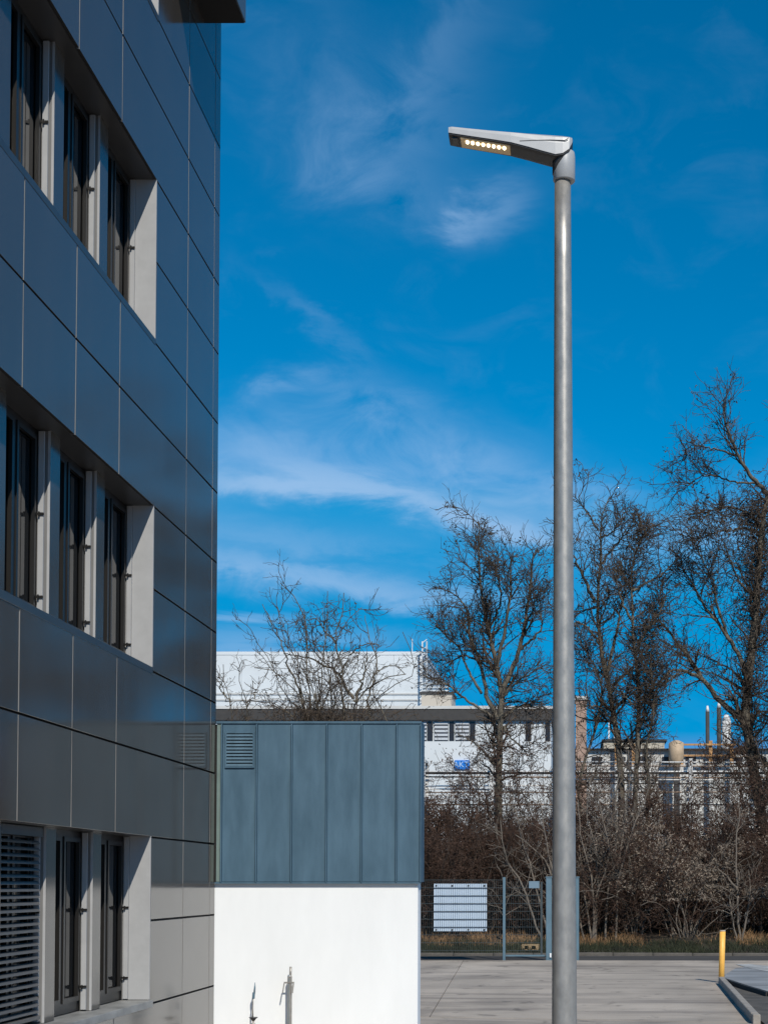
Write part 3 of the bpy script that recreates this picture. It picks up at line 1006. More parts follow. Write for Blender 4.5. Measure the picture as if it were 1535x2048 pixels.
# ------------------------------------------------------------------ bare trees
def tubes(Pc, Rc, S):
    """Pc (N,K,3), Rc (N,K) -> verts, quads"""
    N, K, _ = Pc.shape
    T = np.empty_like(Pc)
    T[:, 1:-1] = Pc[:, 2:] - Pc[:, :-2]
    T[:, 0] = Pc[:, 1] - Pc[:, 0]
    T[:, -1] = Pc[:, -1] - Pc[:, -2]
    T /= np.linalg.norm(T, axis=2, keepdims=True) + 1e-9
    ref = rng.normal(size=(N, 1, 3))
    A = np.cross(T, ref)
    A /= np.linalg.norm(A, axis=2, keepdims=True) + 1e-9
    B = np.cross(T, A)
    ang = np.arange(S) * 2 * np.pi / S
    V = Pc[:, :, None, :] + Rc[:, :, None, None] * (A[:, :, None, :] * np.cos(ang)[None, None, :, None] + B[:, :, None, :] * np.sin(ang)[None, None, :, None])
    V = V.reshape(-1, 3)
    n, k, s = np.meshgrid(np.arange(N), np.arange(K - 1), np.arange(S), indexing='ij')
    base = n * K * S
    s2 = (s + 1) % S
    Q = np.stack([base + k * S + s, base + k * S + s2, base + (k + 1) * S + s2, base + (k + 1) * S + s], -1).reshape(-1, 4)
    return V, Q


def unit(v):
    return v / (np.linalg.norm(v, axis=-1, keepdims=True) + 1e-9)


def spawn(Pc, Rc, n, lo, hi, K, ang=(0.5, 1.1), sig=0.22, up=0.05, tmin=0.15, rmul=0.65, rmin=0.006, taper=0.35, flat=0.75, rmax=9, tpow=1.0):
    N, KK, _ = Pc.shape
    seg = np.linalg.norm(np.diff(Pc, axis=1), axis=2).sum(1)
    idx = rng.choice(N, n, p=seg / seg.sum())
    t = tmin + (1 - tmin) * rng.random(n) ** tpow
    ft = t * (KK - 1)
    i0 = np.minimum(ft.astype(int), KK - 2)
    fr_ = (ft - i0)[:, None]
    pos = Pc[idx, i0] * (1 - fr_) + Pc[idx, i0 + 1] * fr_
    rad_ = Rc[idx, i0] * (1 - fr_[:, 0]) + Rc[idx, i0 + 1] * fr_[:, 0]
    T = unit(Pc[idx, i0 + 1] - Pc[idx, i0])
    rnd = rng.normal(size=(n, 3))
    rnd[:, 1] *= flat
    perp = unit(rnd - (rnd * T).sum(1, keepdims=True) * T)
    a = rng.uniform(*ang, n)[:, None]
    d = unit(T * np.cos(a) + perp * np.sin(a))
    ln = rng.uniform(lo, hi, n) * (1.15 - 0.45 * t)
    out = np.empty((n, K, 3))
    out[:, 0] = pos
    for k in range(1, K):
        d = unit(d + rng.normal(size=(n, 3)) * sig + np.array([0, 0, up]))
        out[:, k] = out[:, k - 1] + d * (ln / (K - 1))[:, None]
    r0 = np.clip(rad_ * rmul, rmin, rmax)
    rr = r0[:, None] * (1 - (1 - taper) * np.linspace(0, 1, K))[None]
    rr = np.maximum(rr, rmin * 0.7)
    return out, rr


def leaves(Pc, n, size, spread=0.05, asp=0.45):
    N, K, _ = Pc.shape
    i = rng.integers(0, N, n)
    k = rng.integers(1, K, n)
    c = Pc[i, k] + rng.normal(size=(n, 3)) * spread
    a = unit(rng.normal(size=(n, 3)))
    b_ = unit(np.cross(a, rng.normal(size=(n, 3))))
    s = (size * rng.uniform(0.5, 1.4, n))[:, None]
    V = np.stack([c - a * s, c - b_ * s * asp, c + a * s, c + b_ * s * asp], 1).reshape(-1, 3)
    return V, np.arange(n * 4).reshape(-1, 4)


def join(parts):
    Vs, Qs, ms, off = [], [], [], 0
    for V, Q, m in parts:
        Vs.append(V); Qs.append(Q + off); ms.append(np.full(len(Q), m)); off += len(V)
    return np.concatenate(Vs), np.concatenate(Qs), np.concatenate(ms)


def resample(pts, rads, K, jit):
    pts = np.array(pts, float)
    d = np.r_[0, np.cumsum(np.linalg.norm(np.diff(pts, axis=0), axis=1))]
    t = np.linspace(0, d[-1], K)
    o = np.stack([np.interp(t, d, pts[:, j]) for j in range(3)], 1)
    sm = o.copy()
    sm[1:-1] = 0.25 * o[:-2] + 0.5 * o[1:-1] + 0.25 * o[2:]
    sm[1:-1] += rng.normal(size=(K - 2, 3)) * jit
    return sm, np.interp(t, [0, d[-1]], rads)


def make_tree(name, label, Y, ox, oy, sc, limbs, base, counts, lens, depth=1.0, pods=600, dense=None, group=None, thin=1.0):
    """limbs: (list of picked points, r0, r1); base = picked foot; picks are turned into points near distance Y"""
    foot_ = at(ox + base[0] / sc, 1767, Y)
    gz = float(np.interp(Y, ys, zs)) if Y > 39.4 else 0.0
    root = thing(name, label, 'tree', (foot_.x, Y, gz), group)
    org = np.array(root.location)
    K = 22
    Ps, Rs, main = [], [], []
    for li, (pk, r0, r1) in enumerate(limbs):
        drift = rng.uniform(-1, 1) * depth * (0.25 if li == 0 else 1.0)
        pts = []
        for i, (a, b_) in enumerate(pk):
            t = i / max(1, len(pk) - 1)
            yy = Y + drift * t
            pts.append(np.array(at(ox + a / sc, oy + b_ / sc, yy)))
        if li == 0 or pk[0][1] >= base[1] - 1:
            pts.insert(0, np.array((pts[0][0] * 0.5 + foot_.x * 0.5, Y, gz - 0.1)))
        P_, R_ = resample(pts, (r0, r1), K, 0.018)
        Ps.append(P_); Rs.append(R_)
    Ps, Rs = np.array(Ps), np.array(Rs)
    V, Q = tubes(Ps - org, Rs, 8)
    link('trunk', np_mesh('trunk', V, Q), root, [M_bark])
    parts = []
    P1, R1 = spawn(Ps, Rs, counts[0], *lens[0], 9, sig=0.19, up=0.06, tmin=0.35, rmul=0.5, rmin=0.014 * thin, rmax=0.04)
    allP = np.concatenate([Ps[:, ::3][:, :7], P1[:, :7]])
    allR = np.concatenate([Rs[:, ::3][:, :7], R1[:, :7]])
    P2, R2 = spawn(np.concatenate([P1]), R1, counts[1], *lens[1], 7, sig=0.21, up=0.05, tmin=0.1, rmul=0.62, rmin=0.0095 * thin)
    P2b, R2b = spawn(Ps, np.minimum(Rs, 0.03), counts[1] // 3, *lens[1], 7, sig=0.21, up=0.06, tmin=0.45, rmul=0.5, rmin=0.0095 * thin)
    P2, R2 = np.concatenate([P2, P2b]), np.concatenate([R2, R2b])
    P3, R3 = spawn(P2, R2, counts[2], *lens[2], 5, sig=0.24, up=0.04, tmin=0.1, rmul=0.7, rmin=0.0068 * thin)
    for P_, R_, s_ in ((P1, R1, 5), (P2, R2, 4), (P3, R3, 3)):
        v, q = tubes(P_ - org, R_, s_)
        parts.append((v, q, 0))
    if pods:
        cl = P3[rng.integers(0, len(P3), max(12, pods // 12))]
        v, q = leaves(cl - org, pods, 0.045 * thin, 0.07 * thin)
        parts.append((v, q, 1))
    if dense:
        for (da, db, rx, rz, n) in dense:
            n = int(n * 0.7)
            c = np.array(at(ox + da / sc, oy + db / sc, Y))
            cen = c + rng.normal(size=(n, 3)) * np.array([rx, rx, rz])
            out = np.empty((n, 5, 3)); out[:, 0] = cen
            d = unit(rng.normal(size=(n, 3)))
            for k in range(1, 5):
                d = unit(d + rng.normal(size=(n, 3)) * 0.5)
                out[:, k] = out[:, k - 1] + d * 0.11 * thin ** 0.5
            v, q = tubes(out - org, np.full((n, 5), 0.009 * thin), 3)
            parts.append((v, q, 0))
            v, q = leaves(out - org, n, 0.042 * thin, 0.06, 0.35)
            parts.append((v, q, 1))
    V, Q, mi = join(parts)
    link('crown', np_mesh('crown', V, Q, mi=mi), root, [M_twig, M_pod])
    return root


TY = 46.0
# picks: pixels of an enlarged crop (origin ox, oy; scale sc)
make_tree('bare_tree', 'bare round crowned tree with forked greenish trunk beside the lamp pole', TY, 850, 980, 3.07, [
    ([(455, 1750), (455, 1500), (465, 1400), (470, 1250), (440, 1100), (415, 960), (390, 850), (345, 720), (325, 600), (345, 500), (320, 370), (310, 280), (330, 200)], 0.16, 0.015),
    ([(450, 1420), (380, 1280), (345, 1080), (280, 920), (265, 800), (260, 720), (180, 640), (130, 610)], 0.075, 0.014),
    ([(475, 1250), (520, 1130), (580, 980), (610, 850), (630, 700), (650, 560), (655, 490), (660, 400), (690, 360)], 0.085, 0.014),
    ([(440, 1080), (480, 900), (500, 760), (530, 620), (520, 480), (540, 380)], 0.06, 0.012),
    ([(450, 1400), (340, 1350), (230, 1270), (160, 1210), (60, 1170), (0, 1150)], 0.05, 0.012),
    ([(345, 1250), (270, 1120), (200, 960), (110, 880), (60, 830)], 0.045, 0.012),
    ([(480, 1400), (560, 1330), (680, 1300), (740, 1320)], 0.045, 0.012),
    ([(430, 1690), (370, 1620), (300, 1550), (200, 1500)], 0.045, 0.012),
    ([(480, 1450), (540, 1540), (600, 1580), (660, 1560)], 0.035, 0.012),
    ([(390, 850), (440, 760), (470, 640), (440, 520), (420, 430)], 0.04, 0.012),
    ([(340, 1060), (230, 1010), (150, 1060), (90, 1040)], 0.035, 0.012),
    ([(580, 980), (680, 900), (720, 830), (690, 680)], 0.04, 0.012),
    ([(470, 1280), (560, 1180), (640, 1130), (720, 1080)], 0.04, 0.012)],
    (455, 1750), (150, 850, 3600), ((0.7, 1.7), (0.4, 0.95), (0.2, 0.5)), pods=1500)
make_tree('bare_tree', 'tall bare tree with leaning crooked trunk just behind the lamp pole', TY + 0.8, 850, 980, 3.07, [
    ([(1200, 1800), (1180, 1500), (1145, 1300), (1100, 1150), (1085, 1000), (1060, 850), (1040, 700), (1080, 560), (1075, 400), (1080, 280), (1050, 220), (1080, 130), (1130, 40)], 0.15, 0.014),
    ([(1040, 690), (970, 530), (920, 430), (860, 330)], 0.06, 0.013),
    ([(1110, 1150), (1150, 980), (1180, 850), (1200, 700), (1240, 620), (1260, 520)], 0.06, 0.012),
    ([(1075, 470), (1120, 390), (1190, 320), (1230, 250)], 0.04, 0.012),
    ([(1150, 1200), (1230, 1130), (1290, 1070), (1340, 980)], 0.05, 0.012),
    ([(1060, 250), (1010, 160), (960, 90), (940, 40)], 0.03, 0.011),
    ([(1080, 290), (1140, 270), (1210, 170)], 0.03, 0.011),
    ([(930, 1800), (1000, 1600), (1060, 1420), (1095, 1250), (1060, 1100), (980, 980), (930, 900)], 0.08, 0.013),
    ([(1075, 950), (1000, 850), (940, 800), (880, 860)], 0.045, 0.012),
    ([(1170, 1450), (1080, 1330), (960, 1330), (900, 1250)], 0.04, 0.012),
    ([(1045, 720), (980, 740), (940, 700)], 0.03, 0.012)],
    (1200, 1800), (115, 620, 2500), ((0.7, 1.6), (0.4, 0.9), (0.2, 0.5)), pods=900,
    dense=[(960, 1000, 0.25, 0.5, 220)])
make_tree('bare_tree', 'slender twin stemmed bare tree wrapped in a dense brown clump of creepers', TY + 0.2, 850, 980, 3.07, [
    ([(1290, 1800), (1310, 1450), (1315, 1200), (1290, 1000), (1270, 800), (1270, 600), (1250, 480), (1290, 380), (1330, 250), (1400, 210)], 0.11, 0.013),
    ([(1370, 1800), (1350, 1560), (1400, 1420), (1410, 1230), (1370, 1130), (1380, 1000)], 0.075, 0.02),
    ([(1275, 620), (1380, 560), (1480, 500), (1540, 430)], 0.04, 0.012),
    ([(1350, 1150), (1440, 1220), (1535, 1130), (1600, 1120)], 0.045, 0.012),
    ([(1290, 1000), (1360, 850), (1440, 760), (1480, 640)], 0.045, 0.012),
    ([(1270, 800), (1220, 720), (1180, 600), (1160, 480)], 0.04, 0.012),
    ([(1310, 1350), (1240, 1290), (1180, 1200)], 0.04, 0.012),
    ([(1290, 380), (1250, 330), (1230, 260)], 0.025, 0.011)],
    (1290, 1800), (105, 600, 2400), ((0.7, 1.6), (0.4, 0.9), (0.2, 0.5)), pods=900,
    dense=[(1370, 950, 0.22, 0.75, 700), (1350, 1300, 0.2, 0.35, 120), (1350, 280, 0.15, 0.3, 120)])
make_tree('bare_tree', 'largest bare tree, heavy spreading limbs and ivy dense upper trunk', TY + 1.0, 1150, 780, 2.4987, [
    ([(930, 2050), (860, 1780), (850, 1650), (860, 1450), (880, 1300), (900, 1100), (910, 900), (930, 700), (962, 520)], 0.21, 0.07),
    ([(840, 1650), (740, 1580), (640, 1450), (540, 1310), (470, 1220), (410, 1130), (380, 1060)], 0.10, 0.014),
    ([(640, 1450), (540, 1400), (470, 1400), (430, 1460), (370, 1500)], 0.06, 0.012),
    ([(850, 1400), (790, 1280), (720, 1170), (650, 1090), (600, 1000), (560, 930), (500, 850)], 0.075, 0.013),
    ([(760, 1230), (700, 1050), (690, 960), (640, 860), (590, 760)], 0.05, 0.012),
    ([(962, 520), (900, 460), (830, 370), (780, 240), (740, 150), (740, 70)], 0.075, 0.012),
    ([(900, 465), (800, 460), (700, 430), (620, 430), (540, 500)], 0.035, 0.010),
    ([(810, 330), (720, 300), (600, 275), (540, 300)], 0.035, 0.010),
    ([(900, 700), (840, 690), (760, 700), (660, 720)], 0.04, 0.012),
    ([(890, 620), (770, 580), (680, 600), (620, 660)], 0.04, 0.012),
    ([(815, 1640), (800, 1540), (720, 1520)], 0.06, 0.015),
    ([(870, 1800), (930, 1840), (960, 1900), (1000, 1800), (1030, 1500), (1060, 1200)], 0.10, 0.03),
    ([(962, 520), (1040, 400), (1080, 250), (1100, 120)], 0.06, 0.012),
    ([(880, 1250), (960, 1080), (1050, 950), (1120, 800)], 0.07, 0.014),
    ([(900, 1050), (820, 960), (770, 850), (740, 760)], 0.05, 0.012),
    ([(860, 1480), (780, 1400), (700, 1360), (640, 1330)], 0.04, 0.012),
    ([(1000, 900), (1100, 700), (1150, 500)], 0.05, 0.014),
    ([(930, 2050), (960, 1950), (1000, 1700), (1090, 1500)], 0.08, 0.03)],
    (930, 2050), (240, 1300, 5200), ((0.8, 1.9), (0.45, 1.0), (0.22, 0.55)), pods=2600, depth=1.6,
    dense=[(900, 800, 0.40, 0.9, 1100), (915, 1150, 0.35, 1.0, 1100), (950, 640, 0.5, 0.35, 450), (800, 620, 0.5, 0.25, 200), (890, 1450, 0.2, 0.5, 250), (560, 960, 0.7, 0.5, 220)])
make_tree('bare_tree', 'broad bare tree past the largest one, mirrored in the office cladding', TY + 0.5, 1150, 780, 2.4987, [
    ([(1500, 2050), (1490, 1700), (1470, 1400), (1480, 1100), (1450, 900)], 0.18, 0.05),
    ([(1480, 1500), (1380, 1300), (1300, 1100), (1260, 950)], 0.08, 0.015), ([(1480, 1400), (1580, 1200), (1660, 1000), (1700, 850)], 0.08, 0.015),
    ([(1475, 1150), (1390, 950), (1350, 800)], 0.06, 0.015), ([(1470, 1100), (1560, 950), (1590, 780)], 0.06, 0.015), ([(1490, 1650), (1350, 1500), (1240, 1420)], 0.06, 0.015)],
    (1500, 2050), (130, 800, 2600), ((0.9, 2.0), (0.5, 1.1), (0.25, 0.6)), pods=2500, depth=1.6,
    dense=[(1480, 1200, 0.6, 1.2, 1300), (1400, 1450, 0.9, 0.8, 900), (1250, 1400, 0.7, 0.9, 500)])
EY = 25.0
shoots = []
for q in range(16):
    xb = random.uniform(560, 900)
    xt_ = 680 + (xb - 720) * random.uniform(1.2, 2.6) + random.uniform(-90, 90)
    yt_ = random.uniform(180, 560)
    xm, ym_ = xb * 0.55 + xt_ * 0.45 + random.uniform(-40, 40), 940 * 0.45 + yt_ * 0.55
    shoots.append(([(xb, 960), (xb * 0.8 + xt_ * 0.2 + random.uniform(-15, 15), 800), (xm, ym_), (xt_ + random.uniform(-20, 20), yt_ + 110), (xt_, yt_)], 0.016, 0.004))
make_tree('thorn_bush_tree', 'many stemmed bare thorny tree showing above the zinc wall', EY, 430, 1140, 3.07, [
    ([(590, 960), (575, 760), (570, 560), (545, 260), (510, 150), (400, 80)], 0.0274, 0.006),
    ([(790, 960), (770, 700), (775, 620), (740, 450), (760, 260), (790, 140)], 0.0396, 0.006),
    ([(855, 960), (850, 800), (900, 750), (1000, 680), (1080, 640), (1170, 640)], 0.0396, 0.007),
    ([(850, 800), (890, 720), (920, 620), (930, 520)], 0.0252, 0.007),
    ([(850, 790), (800, 740), (760, 640), (640, 560), (540, 530), (420, 515)], 0.0288, 0.006),
    ([(590, 960), (520, 760), (430, 660), (350, 640), (240, 600)], 0.0252, 0.006),
    ([(570, 900), (500, 700), (440, 560), (390, 410), (290, 210)], 0.0202, 0.005),
    ([(620, 960), (640, 760), (660, 560), (690, 360), (680, 200), (690, 130)], 0.0216, 0.005),
    ([(600, 960), (690, 820), (720, 680), (720, 500), (780, 340), (900, 230)], 0.0216, 0.005),
    ([(960, 930), (940, 800), (1000, 600), (940, 400), (920, 280)], 0.0180, 0.005),
    ([(1110, 960), (1000, 830), (940, 740), (960, 620), (1060, 540), (1130, 545), (1165, 640)], 0.0216, 0.006),
    ([(545, 960), (420, 840), (300, 800), (180, 790), (60, 810)], 0.0180, 0.005),
    ([(640, 960), (500, 840), (400, 760), (330, 560), (250, 440)], 0.0180, 0.005),
    ([(860, 960), (980, 790), (1100, 700), (1290, 640), (1200, 500), (1150, 380)], 0.0158, 0.005),
    ([(740, 450), (620, 300), (560, 300)], 0.0144, 0.005),
    ([(760, 640), (860, 480), (960, 450), (1010, 470)], 0.0158, 0.005)] + shoots,
    (700, 960), (170, 800, 2300), ((0.3, 0.85), (0.18, 0.45), (0.08, 0.22)), pods=500, depth=0.7, thin=0.5,
    dense=[(760, 300, 0.12, 0.15, 50), (780, 590, 0.3, 0.25, 60), (470, 640, 0.2, 0.12, 50), (400, 810, 0.25, 0.08, 70), (760, 920, 0.7, 0.09, 420), (590, 900, 0.35, 0.12, 200)])
make_tree('sapling', 'thin bare sapling between the office corner and the thorny tree', EY - 0.6, 430, 1140, 3.07, [
    ([(100, 960), (90, 780), (60, 690), (50, 580)], 0.02, 0.005),
    ([(190, 960), (200, 840), (165, 700), (150, 580)], 0.018, 0.005),
    ([(90, 800), (40, 740), (20, 640)], 0.012, 0.004),
    ([(200, 840), (260, 740), (230, 680)], 0.012, 0.004)],
    (150, 960), (24, 110, 260), ((0.25, 0.6), (0.15, 0.35), (0.07, 0.18)), pods=60, depth=0.3, thin=0.5)


# ------------------------------------------------------------------ shrubs on the bank
def shrub_mesh(name, n_stem, h, spread, n1, n2, n_leaf, leaf, arch=-0.05, rs=0.013, leafmat=1, top_bias=None):
    K = 9
    a = rng.uniform(0, 2 * np.pi, n_stem)
    r = 0.75 * spread * np.sqrt(rng.random(n_stem)) * 0.6
    P_ = np.empty((n_stem, K, 3))
    P_[:, 0] = np.stack([r * np.cos(a), r * np.sin(a), np.full(n_stem, -0.08)], 1)
    lean = rng.uniform(0.0, 0.75, n_stem)
    d = unit(np.stack([np.cos(a) * lean, np.sin(a) * lean, np.ones(n_stem)], 1))
    ln = h * rng.uniform(0.65, 1.12, n_stem)
    for k in range(1, K):
        d = unit(d + rng.normal(size=(n_stem, 3)) * 0.13 + np.array([0, 0, arch]))
        P_[:, k] = P_[:, k - 1] + d * (ln / (K - 1))[:, None]
    R_ = rs * rng.uniform(0.6, 1.5, n_stem)[:, None] * np.linspace(1.3, 0.45, K)[None]
    P1, R1 = spawn(P_, R_, n1, 0.5, 1.3, 6, sig=0.25, up=0.03, tmin=0.12, rmul=0.6, rmin=0.0075, flat=1)
    P2, R2 = spawn(P1, R1, n2, 0.22, 0.6, 5, sig=0.3, up=0.02, tmin=0.1, rmul=0.7, rmin=0.006, flat=1)
    s_ = (P_, R_, 5)
    stems = tubes(P_, R_, 5)
    v1 = tubes(P1, R1, 3)
    v2 = tubes(P2, R2, 3)
    lv = leaves(P2, n_leaf, leaf, 0.05, 0.28)
    return stems, v1, v2, lv


shrub_kinds = []
for q in range(5):
    h_ = (3.5, 4.0, 3.2, 4.3, 3.7)[q]
    stems, v1, v2, lv = shrub_mesh('shrub', 30, h_, 1.5, 380, 2200, 12500, 0.036)
    V, Q, mi = join([(*v1, 0), (*v2, 0), (*lv, 1)])
    shrub_kinds.append((np_mesh('stems', *stems), np_mesh('twigs', V, Q, mi=mi), h_))
for sm_, tm_, _ in shrub_kinds:
    sm_.materials.append(M_shrubstem)
    tm_.materials.append(M_shrub); tm_.materials.append(M_shrubleaf)


def place_shrub(q, x, y, s, rz, label, group, name='bare_shrub'):
    t = thing(name, label, 'shrub', (x, y, float(np.interp(y, ys, zs))), group)
    t.rotation_euler = (0, 0, rz)
    t.scale = s if isinstance(s, tuple) else (s, s, s)
    link('stems', shrub_kinds[q][0], t)
    link('twigs', shrub_kinds[q][1], t)
    return t


cnt = 0
for row, (y, xs_, hs) in enumerate(((43.2, np.arange(-7.2, 8.2, 1.55), 0.80), (44.6, np.arange(-6.6, 9.0, 1.5), 0.95), (46.6, np.arange(-7.2, 9.4, 1.5), 1.25))):
    lab = ('dark brown leafless shrub in the front row on the grass bank', 'dark brown leafless shrub in the middle row of the thicket',
           'tall dark brown leafless shrub in the back row of the thicket')[row]
    for x in xs_:
        xx = x + random.uniform(-.3, .3)
        if row == 0 and 1.6 < xx < 4.2:
            continue
        place_shrub(cnt % 5, xx, y + random.uniform(-.3, .3), hs * random.uniform(0.85, 1.25), random.uniform(0, 6.28), lab,
                    ('front row of bare shrubs', 'middle row of bare shrubs', 'back row of bare shrubs')[row])
        cnt += 1

# the pale seed-headed shrubs in front
for (x_px, y_px, Yp, h_, n_leaf, lab) in ((1372, 1880, 42.6, 3.0, 17000, 'broad pale tan shrub full of feathery seed heads behind the bollard'),
                                          (1268, 1880, 43.0, 3.7, 9000, 'narrow upright shrub with pale tan seed heads among grey stems')):
    p = at(x_px, y_px, Yp)
    gz = float(np.interp(Yp, ys, zs))
    t = thing('seed_head_shrub', lab, 'shrub', (p.x, Yp, gz))
    stems, v1, v2, lv = shrub_mesh('seed', 26, h_, 1.1 if h_ < 3.5 else 0.7, 240, 1300, n_leaf, 0.040, arch=-0.09)
    link('stems', np_mesh('stems', *stems), t, [M_palestem])
    V, Q, mi = join([(*v1, 0), (*v2, 0)])
    link('twigs', np_mesh('twigs', V, Q), t, [M_shrub])
    keep = lv[0].reshape(-1, 4, 3)
    keep = keep[keep[:, :, 2].mean(1) > h_ * 0.33]
    V = keep.reshape(-1, 3)
    link('seed_heads', np_mesh('seed_heads', V, np.arange(len(V)).reshape(-1, 4)), t, [M_seed])


# pale upright multi-stemmed saplings right of the lamp pole
def stem_bush(name, label, picks, Y, n1, n2, m):
    foot_ = at(picks[0][0][0], 1767, Y)
    gz = float(np.interp(Y, ys, zs))
    root = thing(name, label, 'shrub', (foot_.x, Y, gz))
    org = np.array(root.location)
    Ps, Rs = [], []
    for pk in picks:
        dr = rng.uniform(-.5, .5)
        pts = [np.array(at(a, b_, Y + dr * i / len(pk))) for i, (a, b_) in enumerate(pk)]
        if pk[0][1] > 1840:
            pts[0][2] = gz - 0.1
        P_, R_ = resample(pts, (0.034, 0.012), 14, 0.012)
        Ps.append(P_); Rs.append(R_)
    Ps, Rs = np.array(Ps), np.array(Rs)
    link('stems', np_mesh('stems', *tubes(Ps - org, Rs, 6)), root, [m])
    P1, R1 = spawn(Ps, Rs, n1, 0.5, 1.2, 6, tmin=0.3, rmul=0.5, rmin=0.009)
    P2, R2 = spawn(P1, R1, n2, 0.2, 0.6, 5, rmin=0.007)
    V, Q, mi = join([(*tubes(P1 - org, R1, 4), 0), (*tubes(P2 - org, R2, 3), 0)])
    link('twigs', np_mesh('twigs', V, Q), root, [m])


stem_bush('pale_stem_bush', 'tangle of pale grey upright stems next to the lamp pole', [
    [(1185, 1875), (1187, 1800), (1180, 1740), (1160, 1680), (1155, 1600)], [(1187, 1870), (1189, 1790), (1210, 1750), (1220, 1700), (1205, 1640), (1195, 1590)],
    [(1190, 1870), (1195, 1760), (1195, 1700), (1170, 1640), (1180, 1560)], [(1182, 1875), (1165, 1760), (1158, 1690)],
    [(1210, 1875), (1212, 1790), (1235, 1690), (1228, 1600), (1240, 1540)], [(1230, 1875), (1232, 1770), (1245, 1650), (1260, 1560), (1255, 1500)],
    [(1168, 1870), (1155, 1820), (1150, 1780)], [(1232, 1770), (1270, 1640), (1300, 1570)]], 42.2, 110, 420, M_palestem)
stem_bush('pale_stem_bush', 'group of thin pale trunks rising beyond the bollard', [
    [(1478, 1890), (1474, 1780), (1470, 1700), (1478, 1620)], [(1474, 1890), (1462, 1830), (1458, 1790)], [(1480, 1890), (1492, 1840), (1500, 1790), (1496, 1740)],
    [(1474, 1780), (1450, 1750), (1430, 1735)]], 42.0, 40, 160, M_palestem)
stem_bush('pale_stem_bush', 'bare slanting stems above the mesh gate', [
    [(1108, 1880), (1106, 1750), (1092, 1690), (1084, 1640), (1080, 1600)], [(1120, 1880), (1098, 1730), (1060, 1690), (1030, 1670)],
    [(1100, 1880), (1060, 1730), (1045, 1690), (1030, 1620)], [(1085, 1880), (1040, 1760), (1010, 1720), (1000, 1640)], [(1008, 1880), (1005, 1755), (996, 1735)]], 41.8, 70, 260, M_palestem)


# grass
def blades(name, n, xr, yr, h, wid, m, label, cat, dens=None):
    x = rng.uniform(*xr, n)
    y = rng.uniform(*yr, n)
    if dens is not None:
        k = rng.random(n) < dens(x, y)
        x, y = x[k], y[k]
        n = len(x)
    z = np.interp(y, ys, zs) - 0.03
    hh_ = h * rng.uniform(0.4, 1.25, n) * (0.75 + 0.5 * np.sin(x * 2.1 + 1.3 * np.sin(x * 0.7 + y)) ** 2)
    a = rng.uniform(0, np.pi, n)
    wv = np.stack([np.cos(a), np.sin(a), np.zeros(n)], 1) * wid
    ln = rng.normal(size=(n, 2)) * 0.35
    b0_ = np.stack([x, y, z], 1)
    mid = b0_ + np.stack([ln[:, 0] * hh_ * 0.35, ln[:, 1] * hh_ * 0.35, hh_ * 0.6], 1)
    tip = b0_ + np.stack([ln[:, 0] * hh_ * 1.1, ln[:, 1] * hh_ * 1.1, hh_], 1)
    V = np.stack([b0_ - wv, b0_ + wv, mid + wv * 0.7, mid - wv * 0.7, tip + wv * 0.15, tip - wv * 0.15], 1).reshape(-1, 3)
    o6 = np.arange(n)[:, None] * 6
    Q = np.concatenate([o6 + np.array([[0, 1, 2, 3]]), o6 + np.array([[3, 2, 4, 5]])])
    o = link(name, np_mesh(name, V, Q), None, [m])
    o['kind'] = 'stuff'
    tag(o, label, cat)
    return o


blades('grass', 26000, (-9, 11), (39.4, 41.6), 0.17, 0.007, M_grass, 'dark green grass along the kerb before the thicket', 'grass')
blades('dry_grass', 13000, (-9, 11), (40.9, 42.7), 0.22, 0.007, M_drygrass, 'dry straw coloured grass at the foot of the shrubs', 'grass',
       dens=lambda x, y: 0.06 + 0.94 * (((x > 0.1) & (x < 1.9)) | (x < -1.0) | (x > 4.3)) * (0.4 + 0.6 * np.sin(x * 3.1) ** 2))
blades('dry_grass', 5000, (-6, 9), (43.5, 47), 0.5, 0.006, M_pod, 'brown dead weeds under the shrubs', 'grass')
tx = at(640, 1430, EY)

# ------------------------------------------------------------------ industrial plant far behind
HW = mat('hall_white', (0.66, 0.70, 0.72), 0.6, var=0.05, vscale=0.4)
HG = mat('hall_grey_white', (0.60, 0.60, 0.58), 0.6, var=0.10, vscale=0.5)
HD = mat('hall_dark_fascia', (0.045, 0.043, 0.042), 0.7, var=0.15)
HWIN = mat('hall_window_dark', (0.03, 0.03, 0.035), 0.2)
HBL = mat('hall_blind', (0.55, 0.58, 0.62), 0.6)
RUST = mat('rust_pipe', (0.30, 0.21, 0.15), 0.8, var=0.3, vscale=0.8)
PIPE = mat('pipe_white', (0.78, 0.77, 0.74), 0.5)
ORANGE = mat('plant_orange', (0.46, 0.25, 0.10), 0.7, var=0.25)
BY = 112.0
a, c = at(300, 1415, BY), at(848, 1307, BY)
hall = thing('white_hall', 'large plain white factory hall behind the thorny tree', 'building', ((a.x + c.x) / 2, BY, 0))
MB().box((a.x, BY, 0), (c.x, BY + 18, c.z)).build('wall', HW, hall)
MB().box((a.x - 0.05, BY - 0.08, c.z - 0.12), (c.x + 0.05, BY + 18.1, c.z + 0.12)).build('roof_edge', HW, hall)
npan = 9
for i in range(npan):
    x0 = a.x + (c.x - a.x) * i / npan
    x1 = a.x + (c.x - a.x) * (i + 1) / npan
    MB().box((x0 + 0.01, BY - 0.05, 0.2), (x1 - 0.01, BY - 0.002, c.z - 0.13)).build('wall_panel', HW, hall)
for y_ in (1388, 1400):
    zz = at(500, y_, BY).z
    MB().box((a.x, BY - 0.12, zz - 0.06), (c.x, BY - 0.055, zz + 0.06)).build('wall_rail', HG, hall)
